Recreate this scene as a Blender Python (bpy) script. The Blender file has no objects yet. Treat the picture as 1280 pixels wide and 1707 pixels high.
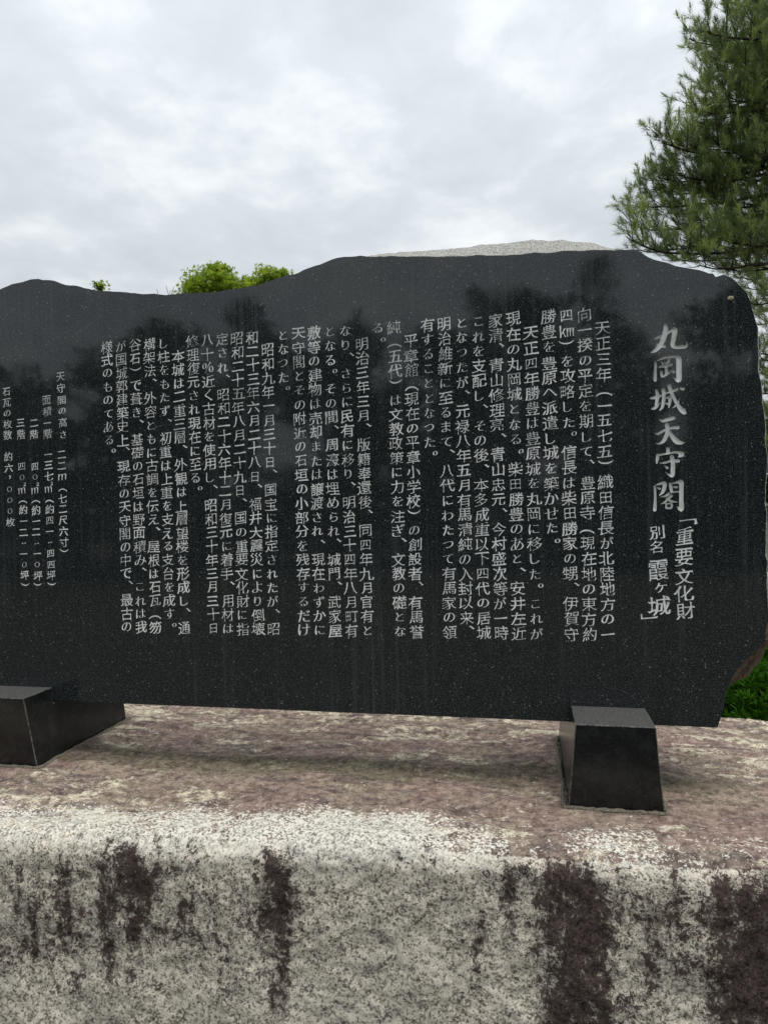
import bpy, math, random, time
import numpy as np
from mathutils import Vector, Matrix, Quaternion
from mathutils.geometry import delaunay_2d_cdt

T0 = time.time()
random.seed(7)
RNG = np.random.default_rng(7)
scene = bpy.context.scene
COL = scene.collection
PI = math.pi

# ------------------------------------------------------------------ camera
EYE = Vector((0.0, -2.4, 1.6))
YAW, PITCH, ROLL = math.radians(11.23), math.radians(-0.55), math.radians(-1.08)
FPX = 1184.0
fw = Vector((-math.sin(YAW) * math.cos(PITCH), math.cos(YAW) * math.cos(PITCH), math.sin(PITCH)))
rt0 = Vector((math.cos(YAW), math.sin(YAW), 0.0))
up0 = rt0.cross(fw)
rt = math.cos(ROLL) * rt0 + math.sin(ROLL) * up0
up = -math.sin(ROLL) * rt0 + math.cos(ROLL) * up0
cam_data = bpy.data.cameras.new("camera")
cam = bpy.data.objects.new("camera", cam_data)
COL.objects.link(cam)
M = Matrix((rt, up, -fw)).transposed().to_4x4()
M.translation = EYE
cam.matrix_world = M
cam_data.sensor_fit = 'VERTICAL'
cam_data.sensor_height = 36.0
cam_data.lens = 36.0 * FPX / 1707.0
cam_data.clip_start = 0.05
cam_data.clip_end = 1500.0
scene.camera = cam

# ------------------------------------------------------------------ world, sun, exposure
world = bpy.data.worlds.new("World")
scene.world = world
world.use_nodes = True
SUN_EL, SUN_ROT = math.radians(70), math.radians(112)
SUN_STRENGTH = 1.3


def wn(nt, t, **kw):
    n = nt.nodes.new(t)
    for k, v in kw.items():
        setattr(n, k, v)
    return n


nt = world.node_tree
nt.nodes.clear()
L = nt.links.new
tc = wn(nt, 'ShaderNodeTexCoord')
sep = wn(nt, 'ShaderNodeSeparateXYZ')
L(tc.outputs['Generated'], sep.inputs[0])
zc = wn(nt, 'ShaderNodeMath', operation='MAXIMUM'); zc.inputs[1].default_value = 0.0
L(sep.outputs['Z'], zc.inputs[0])
za = wn(nt, 'ShaderNodeMath', operation='ADD'); za.inputs[1].default_value = 0.22
L(zc.outputs[0], za.inputs[0])
dv = []
for ax in 'XY':
    d = wn(nt, 'ShaderNodeMath', operation='DIVIDE')
    L(sep.outputs[ax], d.inputs[0]); L(za.outputs[0], d.inputs[1]); dv.append(d)
cb = wn(nt, 'ShaderNodeCombineXYZ')
L(dv[0].outputs[0], cb.inputs[0]); L(dv[1].outputs[0], cb.inputs[1]); cb.inputs[2].default_value = 3.3
n1 = wn(nt, 'ShaderNodeTexNoise'); n1.inputs['Scale'].default_value = 1.9; n1.inputs['Detail'].default_value = 5; n1.inputs['Roughness'].default_value = 0.5; n1.inputs['Distortion'].default_value = 0.15
n2 = wn(nt, 'ShaderNodeTexNoise'); n2.inputs['Scale'].default_value = 6.5; n2.inputs['Detail'].default_value = 6; n2.inputs['Roughness'].default_value = 0.55; n2.inputs['Distortion'].default_value = 0.15
L(cb.outputs[0], n1.inputs['Vector']); L(cb.outputs[0], n2.inputs['Vector'])
mx = wn(nt, 'ShaderNodeMix', data_type='FLOAT'); mx.inputs[0].default_value = 0.45
L(n1.outputs[0], mx.inputs[2]); L(n2.outputs[0], mx.inputs[3])
cr = wn(nt, 'ShaderNodeValToRGB')
cr.color_ramp.elements[0].position = 0.34; cr.color_ramp.elements[0].color = (0.55, 0.592, 0.63, 1)
cr.color_ramp.elements[1].position = 0.66; cr.color_ramp.elements[1].color = (0.85, 0.88, 0.895, 1)
e = cr.color_ramp.elements.new(0.50); e.color = (0.635, 0.68, 0.715, 1)
L(mx.outputs[0], cr.inputs[0])
# an overcast sky grows steadily brighter from the horizon to the zenith
bgc = wn(nt, 'ShaderNodeBackground')
law = wn(nt, 'ShaderNodeMath', operation='MULTIPLY_ADD'); law.inputs[1].default_value = 0.82; law.inputs[2].default_value = 0.73
L(zc.outputs[0], law.inputs[0]); L(law.outputs[0], bgc.inputs[1])
L(cr.outputs[0], bgc.inputs[0])
sky = wn(nt, 'ShaderNodeTexSky', sky_type='NISHITA')
sky.sun_disc = False; sky.sun_elevation = SUN_EL; sky.sun_rotation = SUN_ROT
bgs = wn(nt, 'ShaderNodeBackground'); bgs.inputs[1].default_value = 0.06
L(sky.outputs[0], bgs.inputs[0])
ms = wn(nt, 'ShaderNodeMixShader'); ms.inputs[0].default_value = 0.9
L(bgs.outputs[0], ms.inputs[1]); L(bgc.outputs[0], ms.inputs[2])
wo = wn(nt, 'ShaderNodeOutputWorld'); L(ms.outputs[0], wo.inputs[0])

sun_d = bpy.data.lights.new("sun", 'SUN')
sun_d.energy = SUN_STRENGTH; sun_d.angle = math.radians(22); sun_d.color = (1.0, 0.965, 0.91)
sun = bpy.data.objects.new("sun", sun_d); COL.objects.link(sun)
# direction to the sun: behind the slab, slightly right, high
sdir = Vector((math.sin(SUN_ROT) * math.cos(SUN_EL), math.cos(SUN_ROT) * math.cos(SUN_EL), math.sin(SUN_EL)))
sun.rotation_euler = sdir.to_track_quat('Z', 'Y').to_euler()
sun.location = sdir * 20

scene.view_settings.view_transform = 'Standard'
scene.view_settings.look = 'None'
scene.view_settings.exposure = 0.25
scene.view_settings.gamma = 1.0
scene.view_settings.use_curve_mapping = False

# ------------------------------------------------------------------ helpers


def ray(px, py):
    return fw + rt * ((px - 640) / FPX) - up * ((py - 853.5) / FPX)


def on_y(px, py, y):
    d = ray(px, py)
    return EYE + d * ((y - EYE.y) / d.y)


def on_z(px, py, z):
    d = ray(px, py)
    return EYE + d * ((z - EYE.z) / d.z)


def at(px, py, dist):
    return EYE + ray(px, py) * dist


def props(o, label=None, cat=None, group=None, kind=None):
    if label: o['label'] = label
    if cat: o['category'] = cat
    if group: o['group'] = group
    if kind: o['kind'] = kind
    return o


def new_obj(name, me, mat=None, parent=None):
    o = bpy.data.objects.new(name, me)
    COL.objects.link(o)
    if mat is not None and me is not None:
        me.materials.append(mat)
    if parent is not None:
        o.parent = parent
        o.matrix_parent_inverse = Matrix.Translation(parent.location).inverted()
    return o


def mesh_np(name, V, Fc, smooth=False):
    """V (n,3), Fc (m,k) arrays of one polygon size"""
    me = bpy.data.meshes.new(name)
    V = np.asarray(V, np.float32); Fc = np.asarray(Fc, np.int32)
    me.vertices.add(len(V)); me.vertices.foreach_set('co', V.ravel())
    k = Fc.shape[1]
    me.loops.add(Fc.size); me.loops.foreach_set('vertex_index', Fc.ravel())
    me.polygons.add(len(Fc)); me.polygons.foreach_set('loop_start', np.arange(0, Fc.size, k, dtype=np.int32))
    if smooth:
        me.polygons.foreach_set('use_smooth', np.ones(len(Fc), bool))
    me.update(calc_edges=True); me.validate()
    return me


def mesh_py(name, V, Fc, smooth=False):
    me = bpy.data.meshes.new(name)
    me.from_pydata([tuple(v) for v in V], [], Fc)
    if smooth:
        me.polygons.foreach_set('use_smooth', np.ones(len(me.polygons), bool))
    me.update(); me.validate()
    return me


# value noise, numpy
_PERM = RNG.random((64, 64, 64)).astype(np.float32)


def vnoise(x, y, z):
    xi = np.floor(x).astype(int); yi = np.floor(y).astype(int); zi = np.floor(z).astype(int)
    xf, yf, zf = x - xi, y - yi, z - zi
    u, v, w = [t * t * (3 - 2 * t) for t in (xf, yf, zf)]
    def g(a, b, c): return _PERM[(xi + a) & 63, (yi + b) & 63, (zi + c) & 63]
    def lp(a, b, t): return a + (b - a) * t
    return lp(lp(lp(g(0,0,0), g(1,0,0), u), lp(g(0,1,0), g(1,1,0), u), v),
              lp(lp(g(0,0,1), g(1,0,1), u), lp(g(0,1,1), g(1,1,1), u), v), w) - 0.5


def fbm(x, y, z, o=4, gain=0.5):
    s = 0; a = 1.0
    for i in range(o):
        s = s + a * vnoise(x * 2 ** i + 7.1 * i, y * 2 ** i + 3.3 * i, z * 2 ** i + 5.7 * i)
        a *= gain
    return s


def sstep(a, b, x):
    t = np.clip((x - a) / (b - a), 0, 1)
    return t * t * (3 - 2 * t)


# ------------------------------------------------------------------ materials
class NG:
    def __init__(s, name):
        s.m = bpy.data.materials.new(name); s.m.use_nodes = True
        s.t = s.m.node_tree; s.t.nodes.clear()
        s.out = s.t.nodes.new('ShaderNodeOutputMaterial')
        s.co = s.t.nodes.new('ShaderNodeTexCoord').outputs['Object']

    def set(s, inp, v):
        if hasattr(v, 'is_output') or isinstance(v, bpy.types.NodeSocket):
            s.t.links.new(v, inp)
        else:
            inp.default_value = v

    def noise(s, scale, detail=4, rough=0.5, vec=None, dist=0.0, stretch=None):
        n = s.t.nodes.new('ShaderNodeTexNoise')
        n.inputs['Scale'].default_value = scale; n.inputs['Detail'].default_value = detail
        n.inputs['Roughness'].default_value = rough; n.inputs['Distortion'].default_value = dist
        v = vec or s.co
        if stretch:
            mp = s.t.nodes.new('ShaderNodeMapping'); mp.inputs['Scale'].default_value = stretch
            s.t.links.new(v, mp.inputs['Vector']); v = mp.outputs[0]
        s.t.links.new(v, n.inputs['Vector'])
        return n.outputs[0]

    def voro(s, scale, feature='F1', out='Distance', stretch=None):
        n = s.t.nodes.new('ShaderNodeTexVoronoi'); n.feature = feature
        n.inputs['Scale'].default_value = scale
        v = s.co
        if stretch:
            mp = s.t.nodes.new('ShaderNodeMapping'); mp.inputs['Scale'].default_value = stretch
            s.t.links.new(v, mp.inputs['Vector']); v = mp.outputs[0]
        s.t.links.new(v, n.inputs['Vector'])
        return n.outputs[out]

    def math(s, op, a, b=0.0, c=None, clamp=False):
        n = s.t.nodes.new('ShaderNodeMath'); n.operation = op; n.use_clamp = clamp
        s.set(n.inputs[0], a); s.set(n.inputs[1], b)
        if c is not None: s.set(n.inputs[2], c)
        return n.outputs[0]

    def remap(s, v, a, b, c=0.0, d=1.0, smooth=True):
        n = s.t.nodes.new('ShaderNodeMapRange')
        n.interpolation_type = 'SMOOTHSTEP' if smooth else 'LINEAR'
        s.set(n.inputs['Value'], v)
        for k, q in zip(('From Min', 'From Max', 'To Min', 'To Max'), (a, b, c, d)): s.set(n.inputs[k], q)
        return n.outputs[0]

    def mix(s, f, a, b):
        n = s.t.nodes.new('ShaderNodeMix'); n.data_type = 'RGBA'
        s.set(n.inputs[0], f); s.set(n.inputs[6], a if not isinstance(a, tuple) else (*a, 1)); s.set(n.inputs[7], b if not isinstance(b, tuple) else (*b, 1))
        return n.outputs[2]

    def attr(s, name):
        n = s.t.nodes.new('ShaderNodeAttribute'); n.attribute_name = name
        return n.outputs['Fac']

    def sep(s, v=None):
        n = s.t.nodes.new('ShaderNodeSeparateXYZ'); s.t.links.new(v or s.co, n.inputs[0])
        return n.outputs

    def bump(s, h, strength=0.5, dist=0.002, prev=None):
        n = s.t.nodes.new('ShaderNodeBump'); n.inputs['Strength'].default_value = strength
        n.inputs['Distance'].default_value = dist; s.t.links.new(h, n.inputs['Height'])
        if prev is not None: s.t.links.new(prev, n.inputs['Normal'])
        return n.outputs[0]

    def bsdf(s, col, rough=0.7, normal=None, spec=0.5, **kw):
        b = s.t.nodes.new('ShaderNodeBsdfPrincipled')
        s.set(b.inputs['Base Color'], (*col, 1) if isinstance(col, tuple) else col)
        s.set(b.inputs['Roughness'], rough); s.set(b.inputs['Specular IOR Level'], spec)
        if normal is not None: s.t.links.new(normal, b.inputs['Normal'])
        for k, v in kw.items(): s.set(b.inputs[k], v)
        s.t.links.new(b.outputs[0], s.out.inputs[0])
        return b


def mat_polished():
    g = NG('black_granite_polished')
    sp = g.noise(300, 3, 0.7)
    sp2 = g.voro(330, out='Distance')
    cells = g.voro(330, out='Color')
    cs = g.sep(cells)
    fleck = g.math('MULTIPLY', g.remap(cs[0], 0.70, 0.99), g.remap(sp2, 0.50, 0.20))
    big = g.math('MULTIPLY', g.remap(g.sep(g.voro(120, out='Color'))[1], 0.965, 0.99), g.remap(g.voro(120), 0.32, 0.12))
    base = g.mix(g.remap(sp, 0.42, 0.66), (0.004, 0.0058, 0.0065), (0.036, 0.042, 0.044))
    sp3 = g.noise(150, 5, 0.85)
    base = g.mix(g.math('MULTIPLY', g.remap(sp3, 0.54, 0.62), 0.75), base, (0.085, 0.098, 0.102))
    base = g.mix(g.math('MULTIPLY', g.remap(sp3, 0.47, 0.40), 0.8), base, (0.003, 0.004, 0.0045))
    base = g.mix(fleck, base, (0.15, 0.155, 0.15))
    base = g.mix(big, base, (0.26, 0.25, 0.23))
    # dried rain streaks and a faint film of dust on the polish
    st = g.noise(1.0, 4, 0.6, stretch=(60, 60, 1.2))
    st2 = g.noise(1.0, 3, 0.5, stretch=(17, 17, 0.7))
    patch = g.noise(1.6, 3, 0.5)
    streak = g.math('MULTIPLY', g.remap(st, 0.44, 0.66), g.remap(st2, 0.40, 0.60))
    streak = g.math('MULTIPLY', streak, g.remap(patch, 0.40, 0.56))
    streak = g.math('MULTIPLY', streak, g.remap(g.noise(190, 4, 0.8), 0.40, 0.60))
    base = g.mix(g.math('MULTIPLY', streak, 0.75), base, (0.070, 0.078, 0.078))
    film = g.math('MULTIPLY', g.noise(3.0, 5, 0.6), 0.10)
    base = g.mix(film, base, (0.05, 0.054, 0.055))
    rough = g.remap(g.noise(8, 4, 0.6), 0.3, 0.7, 0.028, 0.060)
    rough = g.math('ADD', rough, g.math('MULTIPLY', streak, 0.12))
    nb = g.bump(g.noise(2.2, 2, 0.5), 0.06, 0.01)
    g.bsdf(base, rough, nb, 0.62)
    return g.m


def mat_cut():
    g = NG('engraved_granite')
    n = g.noise(700, 3, 0.7)
    n2 = g.noise(45, 3, 0.6)
    c = g.mix(g.remap(n, 0.34, 0.62), (0.76, 0.77, 0.74), (0.95, 0.95, 0.92))
    c = g.mix(g.math('MULTIPLY', g.remap(n2, 0.52, 0.78), 0.20), c, (0.16, 0.17, 0.15))
    wear = g.attr('wear')
    c = g.mix(wear, c, (0.10, 0.115, 0.11))
    g.bsdf(c, 0.8, g.bump(n, 0.6, 0.001), 0.3)
    return g.m


def mat_rough_side():
    g = NG('split_granite')
    s = g.sep()
    n = g.noise(160, 4, 0.7); n2 = g.noise(14, 4, 0.6)
    c = g.mix(g.remap(n, 0.38, 0.62), (0.13, 0.13, 0.12), (0.60, 0.58, 0.53))
    c = g.mix(g.math('MULTIPLY', g.remap(n2, 0.45, 0.7), 0.5), c, (0.30, 0.28, 0.25))
    low = g.remap(g.math('ADD', s[2], g.math('MULTIPLY', n2, 0.2)), 1.50, 1.25)
    brown = g.mix(g.remap(g.noise(60, 4, 0.7), 0.35, 0.65), (0.030, 0.022, 0.016), (0.15, 0.105, 0.072))
    c = g.mix(low, c, brown)
    b = g.bump(g.noise(70, 5, 0.65), 0.9, 0.006)
    g.bsdf(c, 0.9, b, 0.25)
    return g.m


def mat_block():
    g = NG('black_granite_foot')
    sp = g.noise(380, 3, 0.6)
    base = g.mix(g.remap(sp, 0.42, 0.66), (0.004, 0.0046, 0.005), (0.016, 0.018, 0.019))
    cs = g.sep(g.voro(300, out='Color'))
    fleck = g.math('MULTIPLY', g.remap(cs[0], 0.92, 0.99), g.remap(g.voro(300), 0.45, 0.2))
    base = g.mix(fleck, base, (0.05, 0.05, 0.048))
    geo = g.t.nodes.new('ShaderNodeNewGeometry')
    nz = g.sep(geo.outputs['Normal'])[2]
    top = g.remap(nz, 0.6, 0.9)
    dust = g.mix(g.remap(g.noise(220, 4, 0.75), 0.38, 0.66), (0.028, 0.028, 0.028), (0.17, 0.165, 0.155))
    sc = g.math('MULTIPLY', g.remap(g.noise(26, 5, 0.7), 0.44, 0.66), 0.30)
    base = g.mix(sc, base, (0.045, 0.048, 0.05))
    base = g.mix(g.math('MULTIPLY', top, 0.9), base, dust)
    rough = g.remap(top, 0, 1, 0.24, 0.62)
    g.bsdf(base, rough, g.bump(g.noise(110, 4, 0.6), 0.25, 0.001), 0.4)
    return g.m


def mat_base():
    g = NG('weathered_base_stone')
    top = g.attr('top'); rim = g.attr('rim'); stain = g.attr('stain'); moss_shade = g.attr('moss_shade'); lich = g.attr('lichen')
    nfine = g.noise(300, 3, 0.85)
    cellr = g.sep(g.voro(185, out='Color'))
    cellb = g.sep(g.voro(95, out='Color'))
    fine = g.math('ADD', 0.5, g.math('ADD', g.math('MULTIPLY', g.math('SUBTRACT', cellr[0], 0.5), 0.22), g.math('MULTIPLY', g.math('SUBTRACT', cellb[0], 0.5), 0.07)))
    fine2 = g.noise(115, 6, 0.85, dist=0.6)
    mid = g.noise(30, 7, 0.75)
    low = g.noise(6, 4, 0.6)
    streakn = g.noise(1.0, 5, 0.7, stretch=(26, 26, 4.5))
    fx = g.math('ADD', g.math('MULTIPLY', fine, 0.5), g.math('MULTIPLY', fine2, 0.5))     # ~0.5
    # ---- front face
    bias = g.math('ADD', g.math('MULTIPLY', rim, 0.07), g.math('MULTIPLY', g.math('SUBTRACT', mid, 0.5), 0.30))
    f = g.remap(g.math('ADD', fx, bias), 0.42, 0.535)
    front = g.mix(f, (0.135, 0.116, 0.096), (0.86, 0.77, 0.64))
    front = g.mix(g.math('MULTIPLY', g.remap(low, 0.46, 0.64), 0.32), front, g.mix(f, (0.105, 0.105, 0.092), (0.50, 0.48, 0.41)))
    def plus(acc, n_, k_): return g.math('ADD', acc, g.math('MULTIPLY', g.math('SUBTRACT', n_, 0.5), k_))
    n11 = g.noise(11, 6, 0.75)
    cell = g.noise(52, 4, 0.8, dist=0.8)
    se = plus(plus(plus(plus(plus(plus(stain, mid, 1.8), n11, 1.5), streakn, 1.0), cell, 1.9), fine2, 2.0), fine, 1.7)
    sm = g.math('MULTIPLY', g.remap(se, 0.45, 0.63), 0.97)
    sm = g.math('MULTIPLY', sm, g.remap(stain, 0.0, 0.18))
    dk = g.mix(g.remap(fx, 0.42, 0.60), (0.014, 0.0075, 0.0075), (0.092, 0.058, 0.053))
    # ---- top face
    fxt = g.math('ADD', g.math('MULTIPLY', nfine, 0.5), g.math('MULTIPLY', fine2, 0.5))
    fxt = g.math('ADD', g.math('MULTIPLY', fxt, 0.8), g.math('MULTIPLY', fine, 0.2))
    tl = g.noise(7, 6, 0.72, stretch=(0.7, 1.25, 1), dist=0.4)
    tm = g.noise(34, 6, 0.75)
    tf = g.remap(g.math('ADD', g.math('MULTIPLY', tm, 0.45), g.math('MULTIPLY', fxt, 0.55)), 0.40, 0.60)
    hue = g.remap(g.noise(3.5, 4, 0.6), 0.40, 0.60)
    brown = g.mix(tf, g.mix(hue, (0.120, 0.075, 0.062), (0.125, 0.092, 0.068)), g.mix(hue, (0.48, 0.35, 0.295), (0.50, 0.40, 0.31)))
    cream = g.mix(tf, (0.24, 0.18, 0.13), (0.90, 0.82, 0.62))
    lf = plus(plus(plus(lich, tl, 5.4), fxt, 3.2), tm, 2.0)
    topc = g.mix(g.remap(lf, 0.46, 0.86), brown, cream)
    dark = g.math('MULTIPLY', g.remap(g.noise(9, 7, 0.72, stretch=(0.55, 1.6, 1), dist=0.6), 0.48, 0.62), 0.85)
    topc = g.mix(dark, topc, g.mix(tf, (0.055, 0.040, 0.036), (0.22, 0.17, 0.155)))
    mo = g.remap(g.math('ADD', moss_shade, g.math('ADD', g.math('MULTIPLY', g.math('SUBTRACT', tl, 0.5), 2.8), g.math('MULTIPLY', g.math('SUBTRACT', fine2, 0.5), 1.8))), 0.35, 1.0)
    mcol = g.mix(tf, (0.034, 0.031, 0.020), (0.19, 0.17, 0.10))  # olive dark: moss plus the shade painted under the slab
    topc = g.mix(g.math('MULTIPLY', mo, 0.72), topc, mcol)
    # ---- bright crust along the arris
    rr = g.remap(g.math('ADD', rim, g.math('ADD', g.math('MULTIPLY', g.math('SUBTRACT', mid, 0.5), 1.9), g.math('MULTIPLY', g.math('SUBTRACT', fx, 0.5), 4.2))), 0.44, 0.60)
    crust = g.mix(g.remap(fx, 0.41, 0.54), (0.15, 0.130, 0.110), (0.90, 0.855, 0.75))
    tmix = g.remap(g.math('ADD', top, g.math('MULTIPLY', g.math('SUBTRACT', mid, 0.5), 0.9)), 0.35, 0.65)
    c = g.mix(tmix, front, topc)
    c = g.mix(rr, c, crust)
    c = g.mix(sm, c, dk)
    h = g.math('ADD', g.math('MULTIPLY', nfine, 0.4), g.math('MULTIPLY', fine2, 0.8))
    b = g.bump(h, 0.75, 0.0035)
    b = g.bump(mid, 0.45, 0.010, b)
    g.bsdf(c, 0.93, b, 0.2)
    return g.m


def mat_leaf(name, c1, c2, scale=3.0, trans=0.35, rough=0.5):
    g = NG(name)
    r = g.attr('tone')
    col = g.mix(r, c1, c2)
    d = g.t.nodes.new('ShaderNodeBsdfPrincipled')
    g.t.links.new(col, d.inputs['Base Color']); d.inputs['Roughness'].default_value = rough
    d.inputs['Specular IOR Level'].default_value = 0.3
    tr = g.t.nodes.new('ShaderNodeBsdfTranslucent')
    g.t.links.new(col, tr.inputs[0])
    m = g.t.nodes.new('ShaderNodeMixShader'); m.inputs[0].default_value = trans
    g.t.links.new(d.outputs[0], m.inputs[1]); g.t.links.new(tr.outputs[0], m.inputs[2])
    g.t.links.new(m.outputs[0], g.out.inputs[0])
    return g.m


def mat_bark(name='bark', c1=(0.035, 0.026, 0.020), c2=(0.13, 0.10, 0.08)):
    g = NG(name)
    n = g.noise(30, 5, 0.7, stretch=(1, 1, 0.25))
    g.bsdf(g.mix(g.remap(n, 0.35, 0.65), c1, c2), 0.9, g.bump(n, 0.8, 0.02), 0.2)
    return g.m


def mat_simple(name, c1, c2, scale, rough=0.9, bd=0.01):
    g = NG(name)
    n = g.noise(scale, 6, 0.65)
    g.bsdf(g.mix(g.remap(n, 0.35, 0.65), c1, c2), rough, g.bump(n, 0.6, bd), 0.3)
    return g.m


M_POL, M_CUT, M_SIDE, M_BLOCK, M_BASE = mat_polished(), mat_cut(), mat_rough_side(), mat_block(), mat_base()
M_NEEDLE = mat_leaf('pine_needles', (0.095, 0.150, 0.058), (0.40, 0.47, 0.15), trans=0.45)
M_CANDLE = mat_leaf('pine_candles', (0.18, 0.27, 0.06), (0.36, 0.44, 0.14), trans=0.3)
M_MAPLE = mat_leaf('maple_leaves', (0.17, 0.29, 0.02), (0.42, 0.50, 0.05), trans=0.6)
M_BUSH = mat_leaf('conifer_sprays', (0.022, 0.085, 0.006), (0.075, 0.21, 0.012), trans=0.3)
M_BROAD = mat_leaf('broad_leaves', (0.020, 0.040, 0.012), (0.055, 0.095, 0.03), trans=0.25)
M_BARK = mat_bark()
M_TWIG = mat_bark('dark_twig', (0.018, 0.013, 0.011), (0.06, 0.045, 0.038))

# ------------------------------------------------------------------ ground
GROUND = mat_simple('ground_turf_and_grit', (0.030, 0.034, 0.022), (0.085, 0.085, 0.062), 9)
gv = []
N = 60
lin = np.sign(np.linspace(-1, 1, N)) * np.abs(np.linspace(-1, 1, N)) ** 3 * 600
X, Y = np.meshgrid(lin, lin, indexing='ij')
Z = fbm(X * 0.15, Y * 0.15, X * 0, 3) * 0.05 * np.clip((np.hypot(X, Y) - 3) / 10, 0, 1)
V = np.stack([X, Y, Z], -1).reshape(-1, 3)
ii, jj = np.meshgrid(np.arange(N - 1), np.arange(N - 1), indexing='ij')
a = (ii * N + jj).ravel()
Fq = np.stack([a, a + N, a + N + 1, a + 1], 1)
props(new_obj('ground', mesh_np('ground', V, Fq, True), GROUND), kind='structure')

# ------------------------------------------------------------------ the base stone
ZB = 0.67


def build_base():
    xs = np.concatenate([np.linspace(-3.35, -2.0, 60), np.linspace(-2.0, 1.0, 470)[1:], np.linspace(1.0, 1.75, 50)[1:]])
    # cross-section, parameterised: y from back to front, then down the front
    nx = len(xs)
    rows = []
    tag_ = []
    R = 0.075
    t_back = np.linspace(0, 1, 14)[:-1]
    t_top = np.linspace(0, 1, 210)
    t_arc = np.linspace(0, 1, 26)[1:]
    t_fr = np.linspace(0, 1, 120)[1:]
    yb = 0.86 + 0.02 * xs + 0.03 * fbm(xs * 1.7, xs * 0 + 2, xs * 0, 3)
    yf = np.interp(xs, [-3.4, -1.52, -0.4, 0.6, 1.8], [-0.70, -0.60, -0.515, -0.475, -0.47]) + 0.022 * fbm(xs * 2.1, xs * 0, xs * 0 + 4, 4)
    P = []; TOP = []; ARC = []
    for t in t_back:   # back face from the ground up
        P.append(np.stack([xs, yb + 0.05 - 0.05 * t, xs * 0 + (ZB - R) * t], 1)); TOP.append(xs * 0); ARC.append(xs * 0 + (t - 1) * .6)
    for t in t_top:
        zz = ZB - R * max(0, 1 - t * 30) ** 2
        P.append(np.stack([xs, yb + (yf + R - yb) * t, xs * 0 + zz], 1)); TOP.append(xs * 0 + 1); ARC.append(-(yf * 0 + (1 - t) * 1.15))
    for t in t_arc:
        an = t * PI / 2 * 0.97
        P.append(np.stack([xs, yf + R - R * np.sin(an), xs * 0 + ZB - R + R * np.cos(an)], 1)); TOP.append(xs * 0 + 1 - sstep(0.30, 0.55, t)); ARC.append(xs * 0 + t * 0.11)
    for t in t_fr:
        P.append(np.stack([xs, yf - 0.012 * t - 0.03 * t, (ZB - R) * (1 - t) + 0 * xs - 0.05 * t], 1)); TOP.append(xs * 0); ARC.append(xs * 0 + 0.11 + t * (ZB - R))
    P = np.stack(P, 1); TOP = np.stack(TOP, 1); ARC = np.stack(ARC, 1)   # nx, m, 3
    m = P.shape[1]
    # round the two ends in plan
    xe = np.minimum(xs - xs[0], xs[-1] - xs) / 0.16
    k = np.sqrt(np.clip(1 - (1 - np.clip(xe, 0, 1)) ** 2, 0, 1))[:, None]
    cy = 0.12
    P[:, :, 1] = cy + (P[:, :, 1] - cy) * (0.82 + 0.18 * k)
    P[:, :, 2] = P[:, :, 2] * (0.93 + 0.07 * k)
    x, y, z = P[..., 0], P[..., 1], P[..., 2]
    # relief: broad undulation, tooled roughness
    d0 = 0.020 * fbm(x * 1.6 + 3, y * 1.9, z * 1.9, 3)
    d1 = 0.014 * fbm(x * 7, y * 11, z * 9, 4, 0.55)
    d2 = 0.0045 * fbm(x * 45, y * 45, z * 45, 3, 0.6)
    near = np.zeros_like(x)
    for bx in (0.253, -1.90):
        near = np.maximum(near, sstep(0.30, 0.17, np.maximum(np.abs(x - bx), np.abs(y - 0.13) - 0.18)))
    near *= TOP
    d = (d0 + d1) * (1 - 0.85 * near) + d2
    # normals by finite difference
    gx = np.gradient(P, axis=0); gs = np.gradient(P, axis=1)
    nrm = np.cross(gs, gx); nrm /= np.linalg.norm(nrm, axis=2, keepdims=True) + 1e-9
    if nrm[nx // 2, 60, 2] < 0: nrm = -nrm
    # a shallow ledge on the top just in front of the slab
    ledge = -0.010 * sstep(0.03, 0.12, y + 0.02 * np.sin(x * 2.2) - 0.05 + 0.03 * fbm(x * 4, y * 0, z * 0, 3)) * TOP * (1 - near)
    P = P + nrm * d[..., None]
    P[..., 2] += ledge
    # masks: run-off stains, lichen crust, the slab's shade painted in with moss
    x, y, z = P[..., 0], P[..., 1], P[..., 2]
    stain = np.zeros_like(x)
    S = [(968, 64, 1440, 1760, .98), (1245, 58, 1462, 1760, .98), (1085, 55, 1470, 1610, .62), (1135, 45, 1560, 1650, .50), (842, 20, 1435, 1570, .75),
         (795, 11, 1560, 1625, 1.0), (885, 34, 1435, 1500, .72), (462, 26, 1395, 1600, .90), (466, 16, 1590, 1690, .62), (495, 14, 1490, 1570, .62), (430, 12, 1470, 1560, .5),
         (242, 40, 1388, 1505, .95), (236, 12, 1490, 1618, .95), (318, 30, 1392, 1500, .55), (310, 12, 1470, 1568, .75), (325, 8, 1480, 1560, .6),
         (125, 34, 1420, 1585, .66), (195, 16, 1395, 1592, .72), (50, 55, 1400, 1510, .52), (86, 7, 1510, 1600, .75), (52, 7, 1500, 1575, .6), (15, 30, 1450, 1515, .6),
         (385, 40, 1400, 1485, .50), (560, 65, 1430, 1490, .42), (650, 60, 1440, 1500, .36), (170, 60, 1400, 1470, .5), (1010, 26, 1600, 1700, .6), (-120, 60, 1400, 1600, .9), (180, 300, 1375, 1620, .43), (30, 150, 1385, 1580, .42), (640, 300, 1400, 1540, .24), (1110, 110, 1445, 1680, .50), (840, 80, 1430, 1580, .46), (960, 60, 1440, 1760, .80), (1290, 90, 1460, 1760, .95), (1400, 80, 1470, 1750, .8)]
    wob = 0.045 * fbm(x * 7, z * 10, y * 0, 4, 0.65); wv = 0.10 * fbm(x * 26, z * 3, y * 0 + 5, 4, 0.6)
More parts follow.
